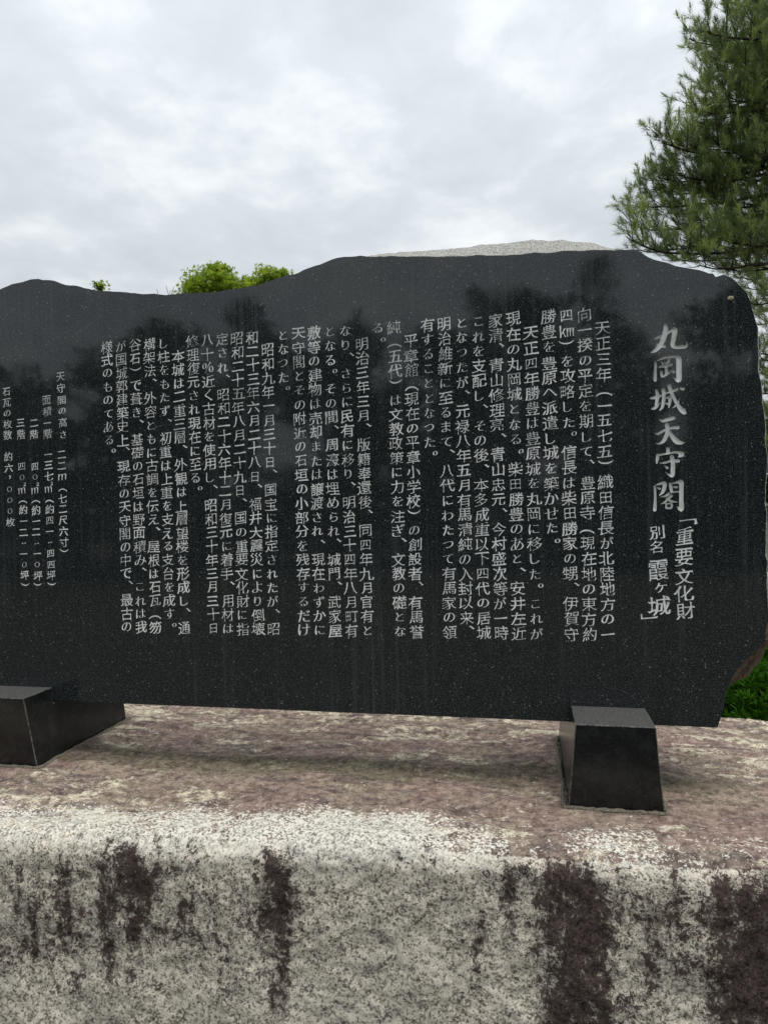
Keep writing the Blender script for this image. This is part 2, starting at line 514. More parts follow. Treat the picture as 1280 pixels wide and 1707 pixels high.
    for (px, hw, y0, y1, s) in S:
        c0 = on_y(px, (y0 + y1) / 2, -0.54); e0 = on_y(px + hw, (y0 + y1) / 2, -0.54)
        zt = on_y(px, y0, -0.54).z; zb2 = on_y(px, y1, -0.54).z
        w = (e0 - c0).length
        mm = sstep(2.3, 0.0, np.abs(x + wob * min(1, w / .05) - c0.x) / w) * sstep(zb2 - 0.14, zb2 + 0.12, z + wv) * sstep(zt + 0.10, zt - 0.10, z + wob * 0.6 + 1.3 * wv)
        stain = np.maximum(stain, mm * s)
    stain *= sstep(-0.01, 0.085, ARC + 0.5 * wob + 0.25 * wv)
    rimc = np.interp(x, [-2, -1.5, -0.9, -0.3, 0.0, 0.3, 0.6, 0.9], [.55, .70, .90, .95, .62, .36, .46, .25])
    rim = sstep(-0.20, -0.03, ARC + 0.06 * fbm(x * 5, y * 5, z * 5, 3)) * sstep(0.15, 0.03, ARC - 0.06 * fbm(x * 6, z * 0, y * 0 + 9, 3)) * rimc
    rim *= 0.80 + 0.9 * fbm(x * 4.5 + 2, y * 0, z * 0 + 7, 4, .6)
    lich = 0.42 * sstep(-0.30, -0.46, y) * np.interp(x, [-1.6, -0.2, 0.0, 0.9], [1, 1, .3, .1]) + 0.36 * sstep(0.10, 0.22, y) * np.interp(x, [-1.7, -0.3, 0.3, .9], [1, .8, .35, .7]) \
        + 0.35 * sstep(-0.9, -1.4, x) * sstep(0.0, -0.25, y)
    lich += 0.30 * sstep(0.45, 0.75, x) * sstep(-0.1, 0.3, y)
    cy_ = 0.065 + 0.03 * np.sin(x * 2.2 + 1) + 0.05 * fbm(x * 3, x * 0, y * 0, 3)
    moss_shade = sstep(0.17, 0.04, np.abs(y - cy_ + 0.02)) * sstep(0.95, 0.5, x) * 0.95  # mossy band that also paints the slab's shadow into the top
    moss_shade = np.maximum(moss_shade, 0.55 * sstep(0.16, 0.05, np.hypot(x - 0.47, y + 0.02)))
    Vv = P.reshape(-1, 3)
    ii, jj = np.meshgrid(np.arange(nx - 1), np.arange(m - 1), indexing='ij')
    a = (ii * m + jj).ravel()
    Fq = np.stack([a, a + 1, a + m + 1, a + m], 1)
    # end caps as triangle fans via strips to a centre point
    nV = len(Vv)
    cL = P[0].mean(0); cR = P[-1].mean(0)
    Vv = np.concatenate([Vv, [cL + np.array([-0.02, 0, 0]), cR + np.array([0.02, 0, 0])]])
    me = bpy.data.meshes.new('base_stone')
    capL = [(j, j + 1, nV) for j in range(m - 1)] + [(m - 1, 0, nV)]
    o2 = (nx - 1) * m
    capR = [(o2 + j + 1, o2 + j, nV + 1) for j in range(m - 1)] + [(o2, o2 + m - 1, nV + 1)]
    loops = np.concatenate([Fq.ravel(), np.array(capL).ravel(), np.array(capR).ravel()]).astype(np.int32)
    ls = np.concatenate([np.arange(0, Fq.size, 4), Fq.size + np.arange(0, 6 * m, 3)]).astype(np.int32)
    me.vertices.add(len(Vv)); me.vertices.foreach_set('co', Vv.astype(np.float32).ravel())
    me.loops.add(len(loops)); me.loops.foreach_set('vertex_index', loops)
    me.polygons.add(len(ls)); me.polygons.foreach_set('loop_start', ls)
    me.polygons.foreach_set('use_smooth', np.ones(len(ls), bool))
    me.update(calc_edges=True); me.validate()
    # flip when normals face inward
    import bmesh
    bm = bmesh.new(); bm.from_mesh(me); bm.normal_update()
    bm.faces.ensure_lookup_table()
    if bm.faces[(nx // 2) * (m - 1) + 100].normal.z < 0:
        bmesh.ops.reverse_faces(bm, faces=bm.faces)
    bm.to_mesh(me); bm.free()
    for nm, arr in (('top', TOP), ('rim', rim), ('stain', stain), ('moss_shade', moss_shade), ('lichen', lich)):
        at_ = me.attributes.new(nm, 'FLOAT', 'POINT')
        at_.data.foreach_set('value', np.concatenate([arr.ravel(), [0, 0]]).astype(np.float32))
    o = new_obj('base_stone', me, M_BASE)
    props(o, 'massive weathered rough stone base with a brown stained top and black run-off streaks', 'stone base')


build_base()
print('base', time.time() - T0)

# ------------------------------------------------------------------ feet


M_EDGE_LIGHT = mat_simple('granite_edge_highlight', (0.03, 0.031, 0.031), (0.19, 0.19, 0.185), 120, rough=0.5, bd=0.001)  # unpolished bevels, paler grey to paint the highlight along the edges


def foot(cx, label, yf0=-0.182, yf1=-0.203):
    z0, zn, z1 = 0.645, 0.872, 0.931
    ys0, ys1, yb0, yb1 = -0.0025, 0.212, 0.462, 0.452
    wb, wt = 0.1395, 0.1135

    def hw(z): return wb + (wt - wb) * (z - z0) / (z1 - z0)
    prof = [(yf0, z0), (yf1, z1), (ys0, z1), (ys0, zn), (ys1, zn), (ys1, z1 - .02), (yb1, z1 - .02), (yb0, z0)]
    import bmesh
    bm = bmesh.new()
    Lv = [bm.verts.new((-hw(z) - 0.003, y, z)) for y, z in prof]
    Rv = [bm.verts.new((hw(z), y, z)) for y, z in prof]
    bm.faces.new(Lv); bm.faces.new(Rv[::-1])
    n = len(prof)
    for i in range(n):
        bm.faces.new((Lv[i], Rv[i], Rv[(i + 1) % n], Lv[(i + 1) % n]))
    bmesh.ops.recalc_face_normals(bm, faces=bm.faces)
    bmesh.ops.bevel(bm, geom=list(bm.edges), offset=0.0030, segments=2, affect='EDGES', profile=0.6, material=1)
    me = bpy.data.meshes.new('support_block'); bm.to_mesh(me); bm.free()
    o = new_obj('support_block', me, M_BLOCK)
    me.materials.append(M_EDGE_LIGHT)
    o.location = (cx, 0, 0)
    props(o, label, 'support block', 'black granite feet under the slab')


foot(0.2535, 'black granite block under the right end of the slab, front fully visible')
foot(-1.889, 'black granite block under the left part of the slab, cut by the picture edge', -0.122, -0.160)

# thin mortar bead round the feet
def bead(cx, yfront):
    pts = []
    z = ZB + 0.0005
    loop = [(-0.150, yfront - .008), (0.146, yfront - .010), (0.146, 0.468), (-0.150, 0.468)]
    V = []; Fc = []
    n = 0
    ring = []
    for i in range(4):
        ax, ay = loop[i]; bx, by = loop[(i + 1) % 4]
        for t in np.linspace(0, 1, 26)[:-1]:
            ring.append((ax + (bx - ax) * t + random.gauss(0, .0018), ay + (by - ay) * t + random.gauss(0, .0018)))
    K = 6
    for i, (x, y) in enumerate(ring):
        dx, dy = (ring[(i + 1) % len(ring)][0] - ring[i - 1][0], ring[(i + 1) % len(ring)][1] - ring[i - 1][1])
        l = math.hypot(dx, dy); nx_, ny_ = dy / l, -dx / l
        r = 0.006 + random.random() * 0.004
        for k in range(K):
            an = 2 * PI * k / K
            V.append((cx + x + nx_ * math.cos(an) * r, y + ny_ * math.cos(an) * r, z + math.sin(an) * r * .9))
    R_ = len(ring)
    for i in range(R_):
        for k in range(K):
            Fc.append((i * K + k, i * K + (k + 1) % K, ((i + 1) % R_) * K + (k + 1) % K, ((i + 1) % R_) * K + k))
    return mesh_py('mortar_bead', V, Fc, True)


M_MORT = mat_simple('old_mortar', (0.07, 0.062, 0.045), (0.24, 0.21, 0.16), 180, bd=0.003)
for k, o in enumerate([o for o in COL.objects if o.name.startswith('support_block')]):
    b = bpy.data.objects.new('mortar_joint', bead(0.0, (-0.182, -0.122)[k])); COL.objects.link(b); b.data.materials.append(M_MORT)
    b.parent = o

# ------------------------------------------------------------------ the slab: outline measured on the front plane y = 0
OUT_PX = [(0, 484), (20, 474), (45, 467), (65, 465), (85, 467), (105, 472), (130, 476), (160, 483), (200, 488), (250, 490), (290, 490), (330, 488), (370, 485),
          (400, 480), (430, 474), (460, 465), (490, 456), (520, 445), (545, 435), (560, 430), (600, 427), (640, 428), (700, 428), (760, 427), (800, 426), (850, 425), (900, 421),
          (960, 418), (1000, 416), (1038, 415), (1060, 418), (1080, 427), (1100, 436), (1125, 444), (1155, 450), (1190, 455), (1192, 460), (1205, 458), (1225, 467),
          (1238, 480), (1248, 500), (1255, 523), (1262, 545), (1262.5, 575), (1264, 620), (1268, 645), (1271.5, 662), (1272, 690), (1274.5, 715), (1275.5, 745), (1276.5, 780), (1276.5, 830), (1275.5, 880), (1274.5, 925),
          (1277, 940), (1278.5, 965), (1278.5, 1010), (1277.5, 1040), (1276, 1068), (1262, 1082), (1240, 1100), (1225, 1120), (1215, 1140), (1208.5, 1156), (1207, 1168), (1204, 1190), (1200, 1204), (1195, 1213)]
front = [(lambda p: (p.x, p.z))(on_y(px, py, 0)) for px, py in OUT_PX]
# hidden left part of the stone beyond the picture edge, and the straight sawn bottom
left_part = [(-3.02, 0.88), (-3.05, 1.05), (-3.02, 1.3), (-3.06, 1.6), (-3.0, 1.9), (-2.9, 2.15), (-2.7, 2.33), (-2.5, 2.40), (-2.3, 2.41), (-2.1, 2.43)]
raw = left_part + front
kinds = []
outline = []
for i in range(len(raw)):
    ax, az = raw[i]; bx, bz = raw[(i + 1) % len(raw)]
    l = math.hypot(bx - ax, bz - az)
    n = max(1, int(l / 0.014))
    bottom = (i == len(raw) - 1)
    for t in range(n):
        f = t / n
        x = ax + (bx - ax) * f; z = az + (bz - az) * f
        j = 0.0 if (bottom or t == 0) else 0.0035
        if not bottom:
            nxz = (-(bz - az) / l, (bx - ax) / l)
            d = (fbm(np.array(x * 22.0), np.array(z * 22.0), np.array(1.0), 3) * 0.008)
            x += nxz[0] * d; z += nxz[1] * d
        outline.append((float(x), float(z))); kinds.append(bottom)
OL = np.array(outline)
area = 0.5 * np.sum(OL[:, 0] * np.roll(OL[:, 1], -1) - np.roll(OL[:, 0], -1) * OL[:, 1])
if area < 0:
    OL = OL[::-1].copy(); kinds = kinds[::-1]

# ------------------------------------------------------------------ lettering
# text columns, right to left (22 rows each, regular grid on the stone)
BODY = [
    "　天正三年（一五七五）織田信長が北陸地方の一",
    "向一揆の平定を期して、豊原寺（現在地の東方約",
    "四㎞）を攻略した。信長は柴田勝家の甥、伊賀守",
    "勝豊を豊原へ派遣し城を築かせた。",
    "　天正四年勝豊は豊原城を丸岡に移した。これが",
    "現在の丸岡城となる。柴田勝豊のあと、安井左近",
    "家清、青山修理亮、青山忠元、今村盛次等が一時",
    "これを支配し、その後、本多成重以下四代の居城",
    "となったが、元禄八年五月有馬清純の入封以来、",
    "明治維新に至るまて、八代にわたって有馬家の領",
    "有することとなった。",
    "　平章館（現在の平章小学校）の創設者、有馬誉",
    "純（五代）は文教政策に力を注ぎ、文教の礎とな",
    "る。",
    "　明治三年三月、版籍奉還後、同四年九月官有と",
    "なり、さらに民有に移り、明治三十四年八月町有",
    "となる。その間、周濠は埋められ、城門、武家屋",
    "敷等の建物は売却または譲渡され、現在わずかに",
    "天守閣とその附近の石垣の小部分を残存するだけ",
    "となった。",
    "　昭和九年一月三十日、国宝に指定されたが、昭",
    "和二十三年六月二十八日、福井大震災により倒壊、",
    "昭和二十五年八月二十九日、国の重要文化財に指",
    "定され、昭和二十六年十二月復元に着手、用材は",
    "八十％近く古材を使用し、昭和三十年三月三十日",
    "修理復元され現在に至る。",
    "　本城は二重三層、外観は上層望楼を形成し、通",
    "し柱をもたず、初重は上重を支える支台を成す。",
    "構架法、外容ともに古調を伝え、屋根は石瓦（笏",
    "谷石）で葺き、基礎の石垣は野面積み、これは我",
    "が国城郭建築史上、現存の天守閣の中で、最古の",
    "様式のものてある。",
]
X0C, PITCH_X = 0.3137, 0.05712
ZTOP, ZBOT = 2.208, 1.165
GLYPHS = []      # (char, x, z, width, height, column id, boldness)
COLS = []
for ci, s in enumerate(BODY):
    cid = len(COLS); COLS.append('text_column')
    x = X0C - PITCH_X * (ci + 1)
    for r, ch in enumerate(s):
        if ch == '　': continue
        z = ZTOP + (ZBOT - ZTOP) * r / 21.0
        if r > 21: z = ZTOP + (ZBOT - ZTOP) * 21.62 / 21.0
        GLYPHS.append((ch, x, z, 0.0510, 0.0500, cid, 0.0020))
TAB = [
    ("天守閣の高さ", (101, 628), (106, 724)), ("二二ｍ（七二尺六寸）", (103, 758), (107.7, 922)),
    ("面積一階", (78.5, 668), (80, 723)), ("一三七㎡（約四一‥四四坪）", (81, 757), (86, 978)),
    ("二階", (57, 705), (57.5, 724)), ("四〇㎡（約一二‥一〇坪）", (58.5, 777), (64, 978)),
    ("三階", (35, 705), (35.5, 724)), ("四〇㎡（約一二‥一〇坪）", (37, 777), (42, 978)),
    ("石瓦の枚数", (10.5, 653), (14, 725)), ("約六，〇〇〇枚", (14.7, 761), (18, 870.5)),
]
for k, (s, a_, b_) in enumerate(TAB):
    if s[0] in '二面石三天' and k in (0, 2, 4, 6, 8):
        cid = len(COLS); COLS.append('text_column')
    A = on_y(*a_, 0); B = on_y(*b_, 0)
    for r, ch in enumerate(s):
        t = r / (len(s) - 1)
        GLYPHS.append((ch, A.x + (B.x - A.x) * t, A.z + (B.z - A.z) * t, 0.0395, 0.039, cid, 0.006))
# columns of the table that run on past the left edge of the picture are part of the same stone but cannot be read: left blank
SUB = [[("「", 1147, 870, 42, 30), ("重", 1140.5, 893.5, 31, 34), ("要", 1139.5, 929, 31, 34), ("文", 1139.5, 960.5, 31, 31), ("化", 1139, 989.5, 36, 31), ("財", 1141.5, 1018.5, 33, 33)],
       [("別", 1094.5, 887.5, 28, 26), ("名", 1094, 911.5, 25, 23), ("霞", 1097, 950.5, 35, 38), ("ヶ", 1100.5, 980, 27, 25), ("城", 1098, 1010, 38, 36), ("」", 1081, 1028, 42, 30)]]
for col in SUB:
    cid = len(COLS); COLS.append('subtitle_column')
    for ch, px, py, w, h in col:
        p = on_y(px, py, 0); k = (on_y(px + 10, py, 0) - p).length / 10
        GLYPHS.append((ch, p.x, p.z, w * k * 1.04, h * k * 1.04, cid, 0.010))

# ---- glyph outlines out of Blender's own built-in font, then reworked into brush strokes
uniq = sorted({g_[0] for g_ in GLYPHS})
SRC = {}


def load_glyphs():
    for chunk in [uniq[i:i + 60] for i in range(0, len(uniq), 60)]:
        cu = bpy.data.curves.new('tmp', 'FONT'); cu.body = ''.join(chunk); cu.resolution_u = 3
        ob = bpy.data.objects.new('tmp', cu); COL.objects.link(ob)
        bpy.context.view_layer.update()
        cv = ob.to_curve(bpy.context.evaluated_depsgraph_get())
        for sp in cv.splines:
            bp = sp.bezier_points
            n = len(bp); pts = []
            for i in range(n):
                a, b = bp[i], bp[(i + 1) % n]
                p0, p1, p2, p3 = a.co, a.handle_right, b.handle_left, b.co
                straight = ((p1 - p0).cross(p3 - p0).length < 1e-4 and (p2 - p0).cross(p3 - p0).length < 1e-4)
                pts.append((p0.x, p0.y))
                if not straight:
                    l = (p3 - p0).length
                    K = 4 if l > 0.12 else 2
                    for k in range(1, K):
                        t = k / K
                        q = p0 * (1 - t) ** 3 + p1 * (3 * t * (1 - t) ** 2) + p2 * (3 * t * t * (1 - t)) + p3 * t ** 3
                        pts.append((q.x, q.y))
            ch = chunk[sp.character_index] if sp.character_index < len(chunk) else chunk[-1]
            SRC.setdefault(ch, []).append(np.array(pts))
        ob.to_curve_clear()
        bpy.data.objects.remove(ob); bpy.data.curves.remove(cu)


load_glyphs()


def sarea(p):
    return 0.5 * np.sum(p[:, 0] * np.roll(p[:, 1], -1) - np.roll(p[:, 0], -1) * p[:, 1])


KANA_SMALL = set('、。っ，‥')


def brushify(ch, polys, bold):
    big = max(polys, key=lambda p: abs(sarea(p)))
    if sarea(big) < 0:
        polys = [p[::-1] for p in polys]
    allp = np.concatenate(polys)
    lo, hi = allp.min(0), allp.max(0)
    out = []
    iskana = '\u3040' < ch < '\u30ff'
    for p in polys:
        keep = np.linalg.norm(p - np.roll(p, 1, 0), axis=1) > 0.004
        p = p[keep]
        n = len(p)
        if n < 3: continue
        en = np.roll(p, -1, 0) - p
        ep = p - np.roll(p, 1, 0)
        ln = np.linalg.norm(en, axis=1) + 1e-9
        tn = en / ln[:, None]
        tp = ep / (np.linalg.norm(ep, axis=1)[:, None] + 1e-9)
        turn = np.arctan2(tp[:, 0] * tn[:, 1] - tp[:, 1] * tn[:, 0], (tp * tn).sum(1))
        nv = tp + tn
        nv /= np.linalg.norm(nv, axis=1)[:, None] + 1e-9
        normal = np.stack([nv[:, 1], -nv[:, 0]], 1)
        # horizontals thinner, verticals fuller
        horiz = np.abs(normal[:, 1]) ** 2
        off = -0.023 * horiz + 0.010 * (1 - horiz) + bold
        q = p + normal * off[:, None]
        if not iskana or True:
            for i in range(n):
                j = (i + 1) % n
                if 0.035 < ln[i] < 0.12 and turn[i] > 0.75 and turn[j] > 0.75:
                    nx, ny = tn[i][1], -tn[i][0]
                    A, B = q[i].copy(), q[j].copy()
                    if nx > 0.8:
                        A += (0.030, -0.030); B += (-0.012, 0.020)
                    elif nx < -0.8:
                        A += (-0.028, 0.020); B += (0.018, 0.006)
                    elif ny > 0.8:
                        A += (0.004, -0.018); B += (-0.030, 0.028)
                    elif ny < -0.8:
                        m_ = (A + B) / 2; A = m_ + (A - m_) * 0.75 + np.array((0, -0.018)); B = m_ + (B - m_) * 0.85
                    elif nx < 0 and ny < 0:
                        m_ = (A + B) / 2; A = m_ + (A - m_) * 0.25 + np.array((-0.02, -0.012)); B = m_ + (B - m_) * 0.25 + np.array((-0.02, -0.012))
                    elif nx > 0 and ny < 0:
                        A += (0.0, -0.020); B += (0.040, 0.0)
                    elif nx < 0 and ny > 0:
                        A += (0.0, 0.012); B += (-0.016, 0.0)
                    else:
                        m_ = (A + B) / 2; A = m_ + (A - m_) * 0.5; B = m_ + (B - m_) * 0.5
                    q[i], q[j] = A, B
        # long straight edges get a mid point pulled in: brush strokes swell at their ends
        r = []
        for i in range(len(q)):
            a, b = q[i], q[(i + 1) % len(q)]
            r.append(a)
            l = np.linalg.norm(b - a)
            if l > 0.16:
                t = (b - a) / l; nn = np.array((t[1], -t[0]))
                k = 0.010 if abs(nn[1]) > .7 else 0.016
                r.append(a + (b - a) * 0.5 - nn * k)
                
        out.append(np.array(r))
    return out, lo, hi


CACHE = {}


def small_adv(ch):
    return ch


verts2d = []; faces2d = []; fsign = []; fcol = []
eps_rng = random.Random(11)


def add_poly(P2, sign, cid):
    s = len(verts2d)
    if sarea(P2) < 0: P2 = P2[::-1]
    verts2d.extend([(float(a), float(b)) for a, b in P2])
    faces2d.append(list(range(s, s + len(P2)))); fsign.append(sign); fcol.append(cid)


SCALE = {'の': .88, 'を': .86, 'に': .82, 'は': .86, 'が': .86, 'る': .86, 'し': .86, 'て': .84, 'た': .84, 'と': .78, 'な': .84, 'れ': .84, 'こ': .78, 'さ': .82, 'ら': .82, 'り': .84,
         'す': .86, 'っ': .95, 'わ': .84, 'ま': .84, '一': .9, '日': .82, '月': .9, '〇': .62, '田': .85, '四': .88, '石': .92, 'ず': .86, 'も': .86, 'き': .84, 'そ': .84}
nsingle = 0
rest_cid = len(COLS); COLS.append('small_characters')
for (ch, gx, gz, gw, gh, cid, bold) in sorted(GLYPHS, key=lambda q: (-(q[6] > .008), -q[3] > -.045, -q[1])):
    if ch not in SRC: continue
    if ch in '、。，‥' or nsingle >= 270: cid = rest_cid
    else:
        nsingle += 1; nm_ = 'subtitle_character' if COLS[cid] in ('subtitle_column', 'subtitle_character') else 'carved_character'
        cid = len(COLS); COLS.append(nm_)
    if bold < .008: bold = round(bold + eps_rng.choice((-.006, -.002, .002, .007)), 4)
    key = (ch, bold)
    if key not in CACHE:
        CACHE[key] = brushify(ch, SRC[ch], bold)
    polys, lo, hi = CACHE[key]
    # em box centre of the glyph: full-width advance cell is 1 em from its left bearing
    cx0, cz0 = (lo[0] + hi[0]) / 2, (lo[1] + hi[1]) / 2
    wn_, hn_ = hi[0] - lo[0], hi[1] - lo[1]
    ox = oz = 0.0
    if ch in '、，': ox, oz = (0.36, 0.34) if ch == '、' else (.1, .1)
    if ch == '。': ox, oz = 0.36, 0.22
    if ch == '，': pass
    sc = SCALE.get(ch, 1.0)
    sx = gw * sc * eps_rng.uniform(.94, 1.04) ; sz = gh * sc * eps_rng.uniform(.93, 1.03)
    if ch == '）': oz = 0.26
    if ch == '（': oz = -0.26
    rot = ch in '（）'
    shear = 0.11 + eps_rng.gauss(0, 0.02)
    slant = eps_rng.gauss(0.0, 0.02)
    jx, jz = eps_rng.gauss(0, 0.0009), eps_rng.gauss(0, 0.0009)
    ph = [eps_rng.uniform(0, 6.28) for _ in range(4)]
    if rot: shear = 0.0
    if ch == '「' or ch == '」':
        rot = True
    for k, p in enumerate(polys):
        q = p - (cx0, cz0)
        if ch == '〇': q = q * (0.9, 1.0)
        if rot:
            q = np.stack([q[:, 1], -q[:, 0]], 1)
        x_, z_ = q[:, 0].copy(), q[:, 1].copy()
        z2 = z_ + shear * x_ + 0.013 * np.sin(x_ * 5.2 + ph[0]) + 0.010 * np.sin(z_ * 7 + ph[2])
        x2 = x_ + slant * z_ + 0.013 * np.sin(z_ * 5.2 + ph[1]) + 0.008 * np.sin(x_ * 8 + ph[3])
        if len(ch) == 1 and ch in '㎡': z2 = z2 * 1.15
        if ch in '㎞': z2 = z2 * 1.05
        Q = np.stack([gx + jx + (x2 + ox) * sx, gz + jz + (z2 + oz) * sz], 1)
        add_poly(Q, 1 if sarea(q) > 0 else -1, cid)

# ---- the six large title characters, drawn stroke by stroke (brush centre lines with widths)
TI = {
    0: [[(385, 125, 60), (392, 200, 85), (358, 330, 90), (312, 435, 85), (245, 520, 70), (190, 562, 45), (140, 582, 12)],
        [(200, 350, 20), (270, 325, 52), (400, 268, 38), (480, 218, 45), (540, 195, 85), (540, 250, 84), (515, 390, 75), (508, 460, 70), (560, 492, 55), (640, 485, 62), (710, 480, 58), (745, 455, 35), (735, 390, 8)],
        [(240, 445, 30), (310, 455, 60), (370, 482, 48)]],
    1: [[(208, 728, 22), (225, 775, 46), (218, 870, 46), (214, 1000, 58), (216, 1045, 50)],
        [(255, 714, 20), (310, 688, 36), (420, 655, 42), (560, 648, 40)],
        [(575, 645, 50), (608, 690, 92), (612, 800, 88), (612, 950, 88), (612, 1035, 84), (575, 1040, 50), (515, 990, 8)],
        [(318, 738, 28), (345, 768, 40)], [(445, 698, 52), (435, 738, 45), (380, 775, 15)],
        [(290, 818, 36), (380, 806, 40), (485, 780, 48)], [(398, 835, 50), (405, 945, 46)],
        [(318, 905, 48), (332, 978, 44), (400, 950, 38), (465, 905, 34)], [(490, 880, 30), (525, 902, 52)]],
    2: [[(232, 1212, 40), (255, 1290, 60), (245, 1390, 58), (232, 1460, 50)], [(140, 1345, 30), (220, 1330, 58), (315, 1300, 42)],
        [(160, 1518, 30), (215, 1505, 52), (290, 1430, 22)],
        [(352, 1208, 70), (362, 1290, 56), (350, 1420, 58), (330, 1500, 46), (285, 1552, 10)],
        [(390, 1262, 28), (470, 1240, 36), (580, 1195, 50)],
        [(452, 1140, 70), (480, 1230, 58), (530, 1340, 58), (590, 1450, 62), (655, 1540, 80), (710, 1590, 55), (706, 1510, 8)],
        [(398, 1345, 20), (460, 1325, 58), (458, 1420, 48), (445, 1498, 18)], [(398, 1430, 32), (445, 1450, 36)],
        [(612, 1360, 12), (588, 1440, 40), (505, 1510, 12)], [(640, 1180, 36), (685, 1190, 52)]],
    3: [[(190, 95, 18), (245, 118, 50), (340, 88, 64), (420, 68, 62)],
        [(110, 318, 10), (160, 335, 38), (270, 272, 45), (370, 238, 42), (495, 225, 62)],
        [(310, 182, 72), (322, 270, 62), (300, 370, 70), (250, 455, 62), (190, 495, 34), (118, 495, 8)],
        [(338, 270, 40), (400, 375, 70), (470, 455, 92), (540, 482, 64), (605, 482, 10)]],
    4: [[(328, 588, 68), (330, 650, 54)], [(158, 690, 55), (150, 760, 52), (140, 825, 26)],
        [(165, 690, 34), (330, 660, 34), (470, 640, 40), (560, 675, 85), (510, 715, 34)],
        [(195, 822, 14), (280, 815, 40), (380, 785, 40), (500, 785, 60)],
        [(392, 715, 68), (410, 800, 70), (410, 950, 72), (402, 1030, 64), (350, 1020, 40), (285, 978, 8)],
        [(275, 872, 16), (315, 902, 52)]],
    5: [[(108, 1215, 38), (116, 1400, 42), (108, 1605, 60)],
        [(130, 1192, 18), (190, 1170, 38), (272, 1158, 62), (262, 1250, 65), (238, 1312, 52), (185, 1365, 14)],
        [(155, 1240, 26), (190, 1250, 42)],
        [(362, 1165, 40), (380, 1230, 55), (388, 1305, 44)],
        [(385, 1165, 22), (460, 1152, 38), (545, 1140, 82), (552, 1250, 72), (552, 1450, 72), (550, 1595, 82), (478, 1550, 10)],
        [(425, 1222, 32), (470, 1225, 46)], [(395, 1308, 30), (510, 1300, 32)],
        [(340, 1335, 48), (285, 1375, 36), (210, 1388, 14)], [(385, 1368, 52), (330, 1420, 40), (268, 1485, 34), (205, 1508, 8)],
        [(310, 1412, 24), (380, 1460, 42), (482, 1475, 14)],
        [(298, 1500, 30), (300, 1575, 36)], [(300, 1505, 24), (385, 1502, 36), (382, 1572, 36), (300, 1575, 28)]],
}
for k in range(6):
    cid = len(COLS); COLS.append('title_character')
    ox_, oy_ = (1070, 530) if k < 3 else (1080, 690)
    for st in TI[k]:
        # Catmull-Rom the centre line
        P_ = [np.array(s_, float) for s_ in st]
        pts = []
        for i in range(len(P_) - 1):
            p0 = P_[max(i - 1, 0)]; p1 = P_[i]; p2 = P_[i + 1]; p3 = P_[min(i + 2, len(P_) - 1)]
            for t in (0, .25, .5, .75):
                pts.append(0.5 * ((2 * p1) + (-p0 + p2) * t + (2 * p0 - 5 * p1 + 4 * p2 - p3) * t * t + (-p0 + 3 * p1 - 3 * p2 + p3) * t ** 3))
        pts.append(P_[-1])
        W = []
        for p in pts:
            c = on_y(ox_ + p[0] / 10.04, oy_ + p[1] / 10.04, 0)
            W.append((c.x, c.z, max(p[2], 5) / 10.04 * 0.00183))
        # one convex quad + round blob per segment, merged by the triangulation
        for i in range(len(W) - 1):
            (ax, az, aw), (bx, bz, bw) = W[i], W[i + 1]
            l = math.hypot(bx - ax, bz - az)
            if l < 1e-5: continue
            nx, nz = -(bz - az) / l * .5, (bx - ax) / l * .5
            add_poly(np.array([(ax + nx * aw, az + nz * aw), (bx + nx * bw, bz + nz * bw), (bx - nx * bw, bz - nz * bw), (ax - nx * aw, az - nz * aw)]), 1, cid)
        for i in range(0, len(W)):
            ax, az, aw = W[i]
            n_ = 8 if i in (0, len(W) - 1) else 7
            r_ = aw * .5 * (0.98 if i in (0, len(W) - 1) else 0.97)
            add_poly(np.array([(ax + r_ * math.cos(2 * PI * q / n_ + .2), az + r_ * math.sin(2 * PI * q / n_ + .2)) for q in range(n_)]), 1, cid)

# every character is a carved piece of its own, up to the 300 largest; the rest of the small writing is one piece
SINGLE = 0
s0 = len(verts2d)
verts2d.extend([(float(a), float(b)) for a, b in OL])
faces2d.append(list(range(s0, s0 + len(OL)))); fsign.append(0); fcol.append(-1)
SLAB_F = len(faces2d) - 1
print('cdt in', len(verts2d), len(faces2d), time.time() - T0)
# small coordinates: scale up to keep epsilon sane
K_ = 10.0
edges2d = [(f_[i], f_[(i + 1) % len(f_)]) for f_ in faces2d for i in range(len(f_))]
cdt = delaunay_2d_cdt([Vector((a * K_, b * K_)) for a, b in verts2d], edges2d, [], 0, 1e-5)
cv2 = np.array([(v[0] / K_, v[1] / K_) for v in cdt[0]])
cf = np.array([f_ for f_ in cdt[2] if len(f_) == 3])
CEN = cv2[cf].mean(1)
order = np.argsort(CEN[:, 0]); CX_ = CEN[order, 0]


def inside(poly):
    """indices of triangles whose centre lies in the polygon (even-odd)"""
    P = np.array(poly); lo, hi = P.min(0), P.max(0)
    s_ = order[np.searchsorted(CX_, lo[0]):np.searchsorted(CX_, hi[0])]
    s_ = s_[(CEN[s_, 1] > lo[1]) & (CEN[s_, 1] < hi[1])]
    if len(s_) == 0: return s_
    x, z = CEN[s_, 0][:, None], CEN[s_, 1][:, None]
    Q = np.roll(P, -1, 0)
    cond = (P[:, 1] > z) != (Q[:, 1] > z)
    xi = P[:, 0] + (z - P[:, 1]) / (Q[:, 1] - P[:, 1] + 1e-15) * (Q[:, 0] - P[:, 0])
    return s_[((cond & (x < xi)).sum(1) % 2) == 1]


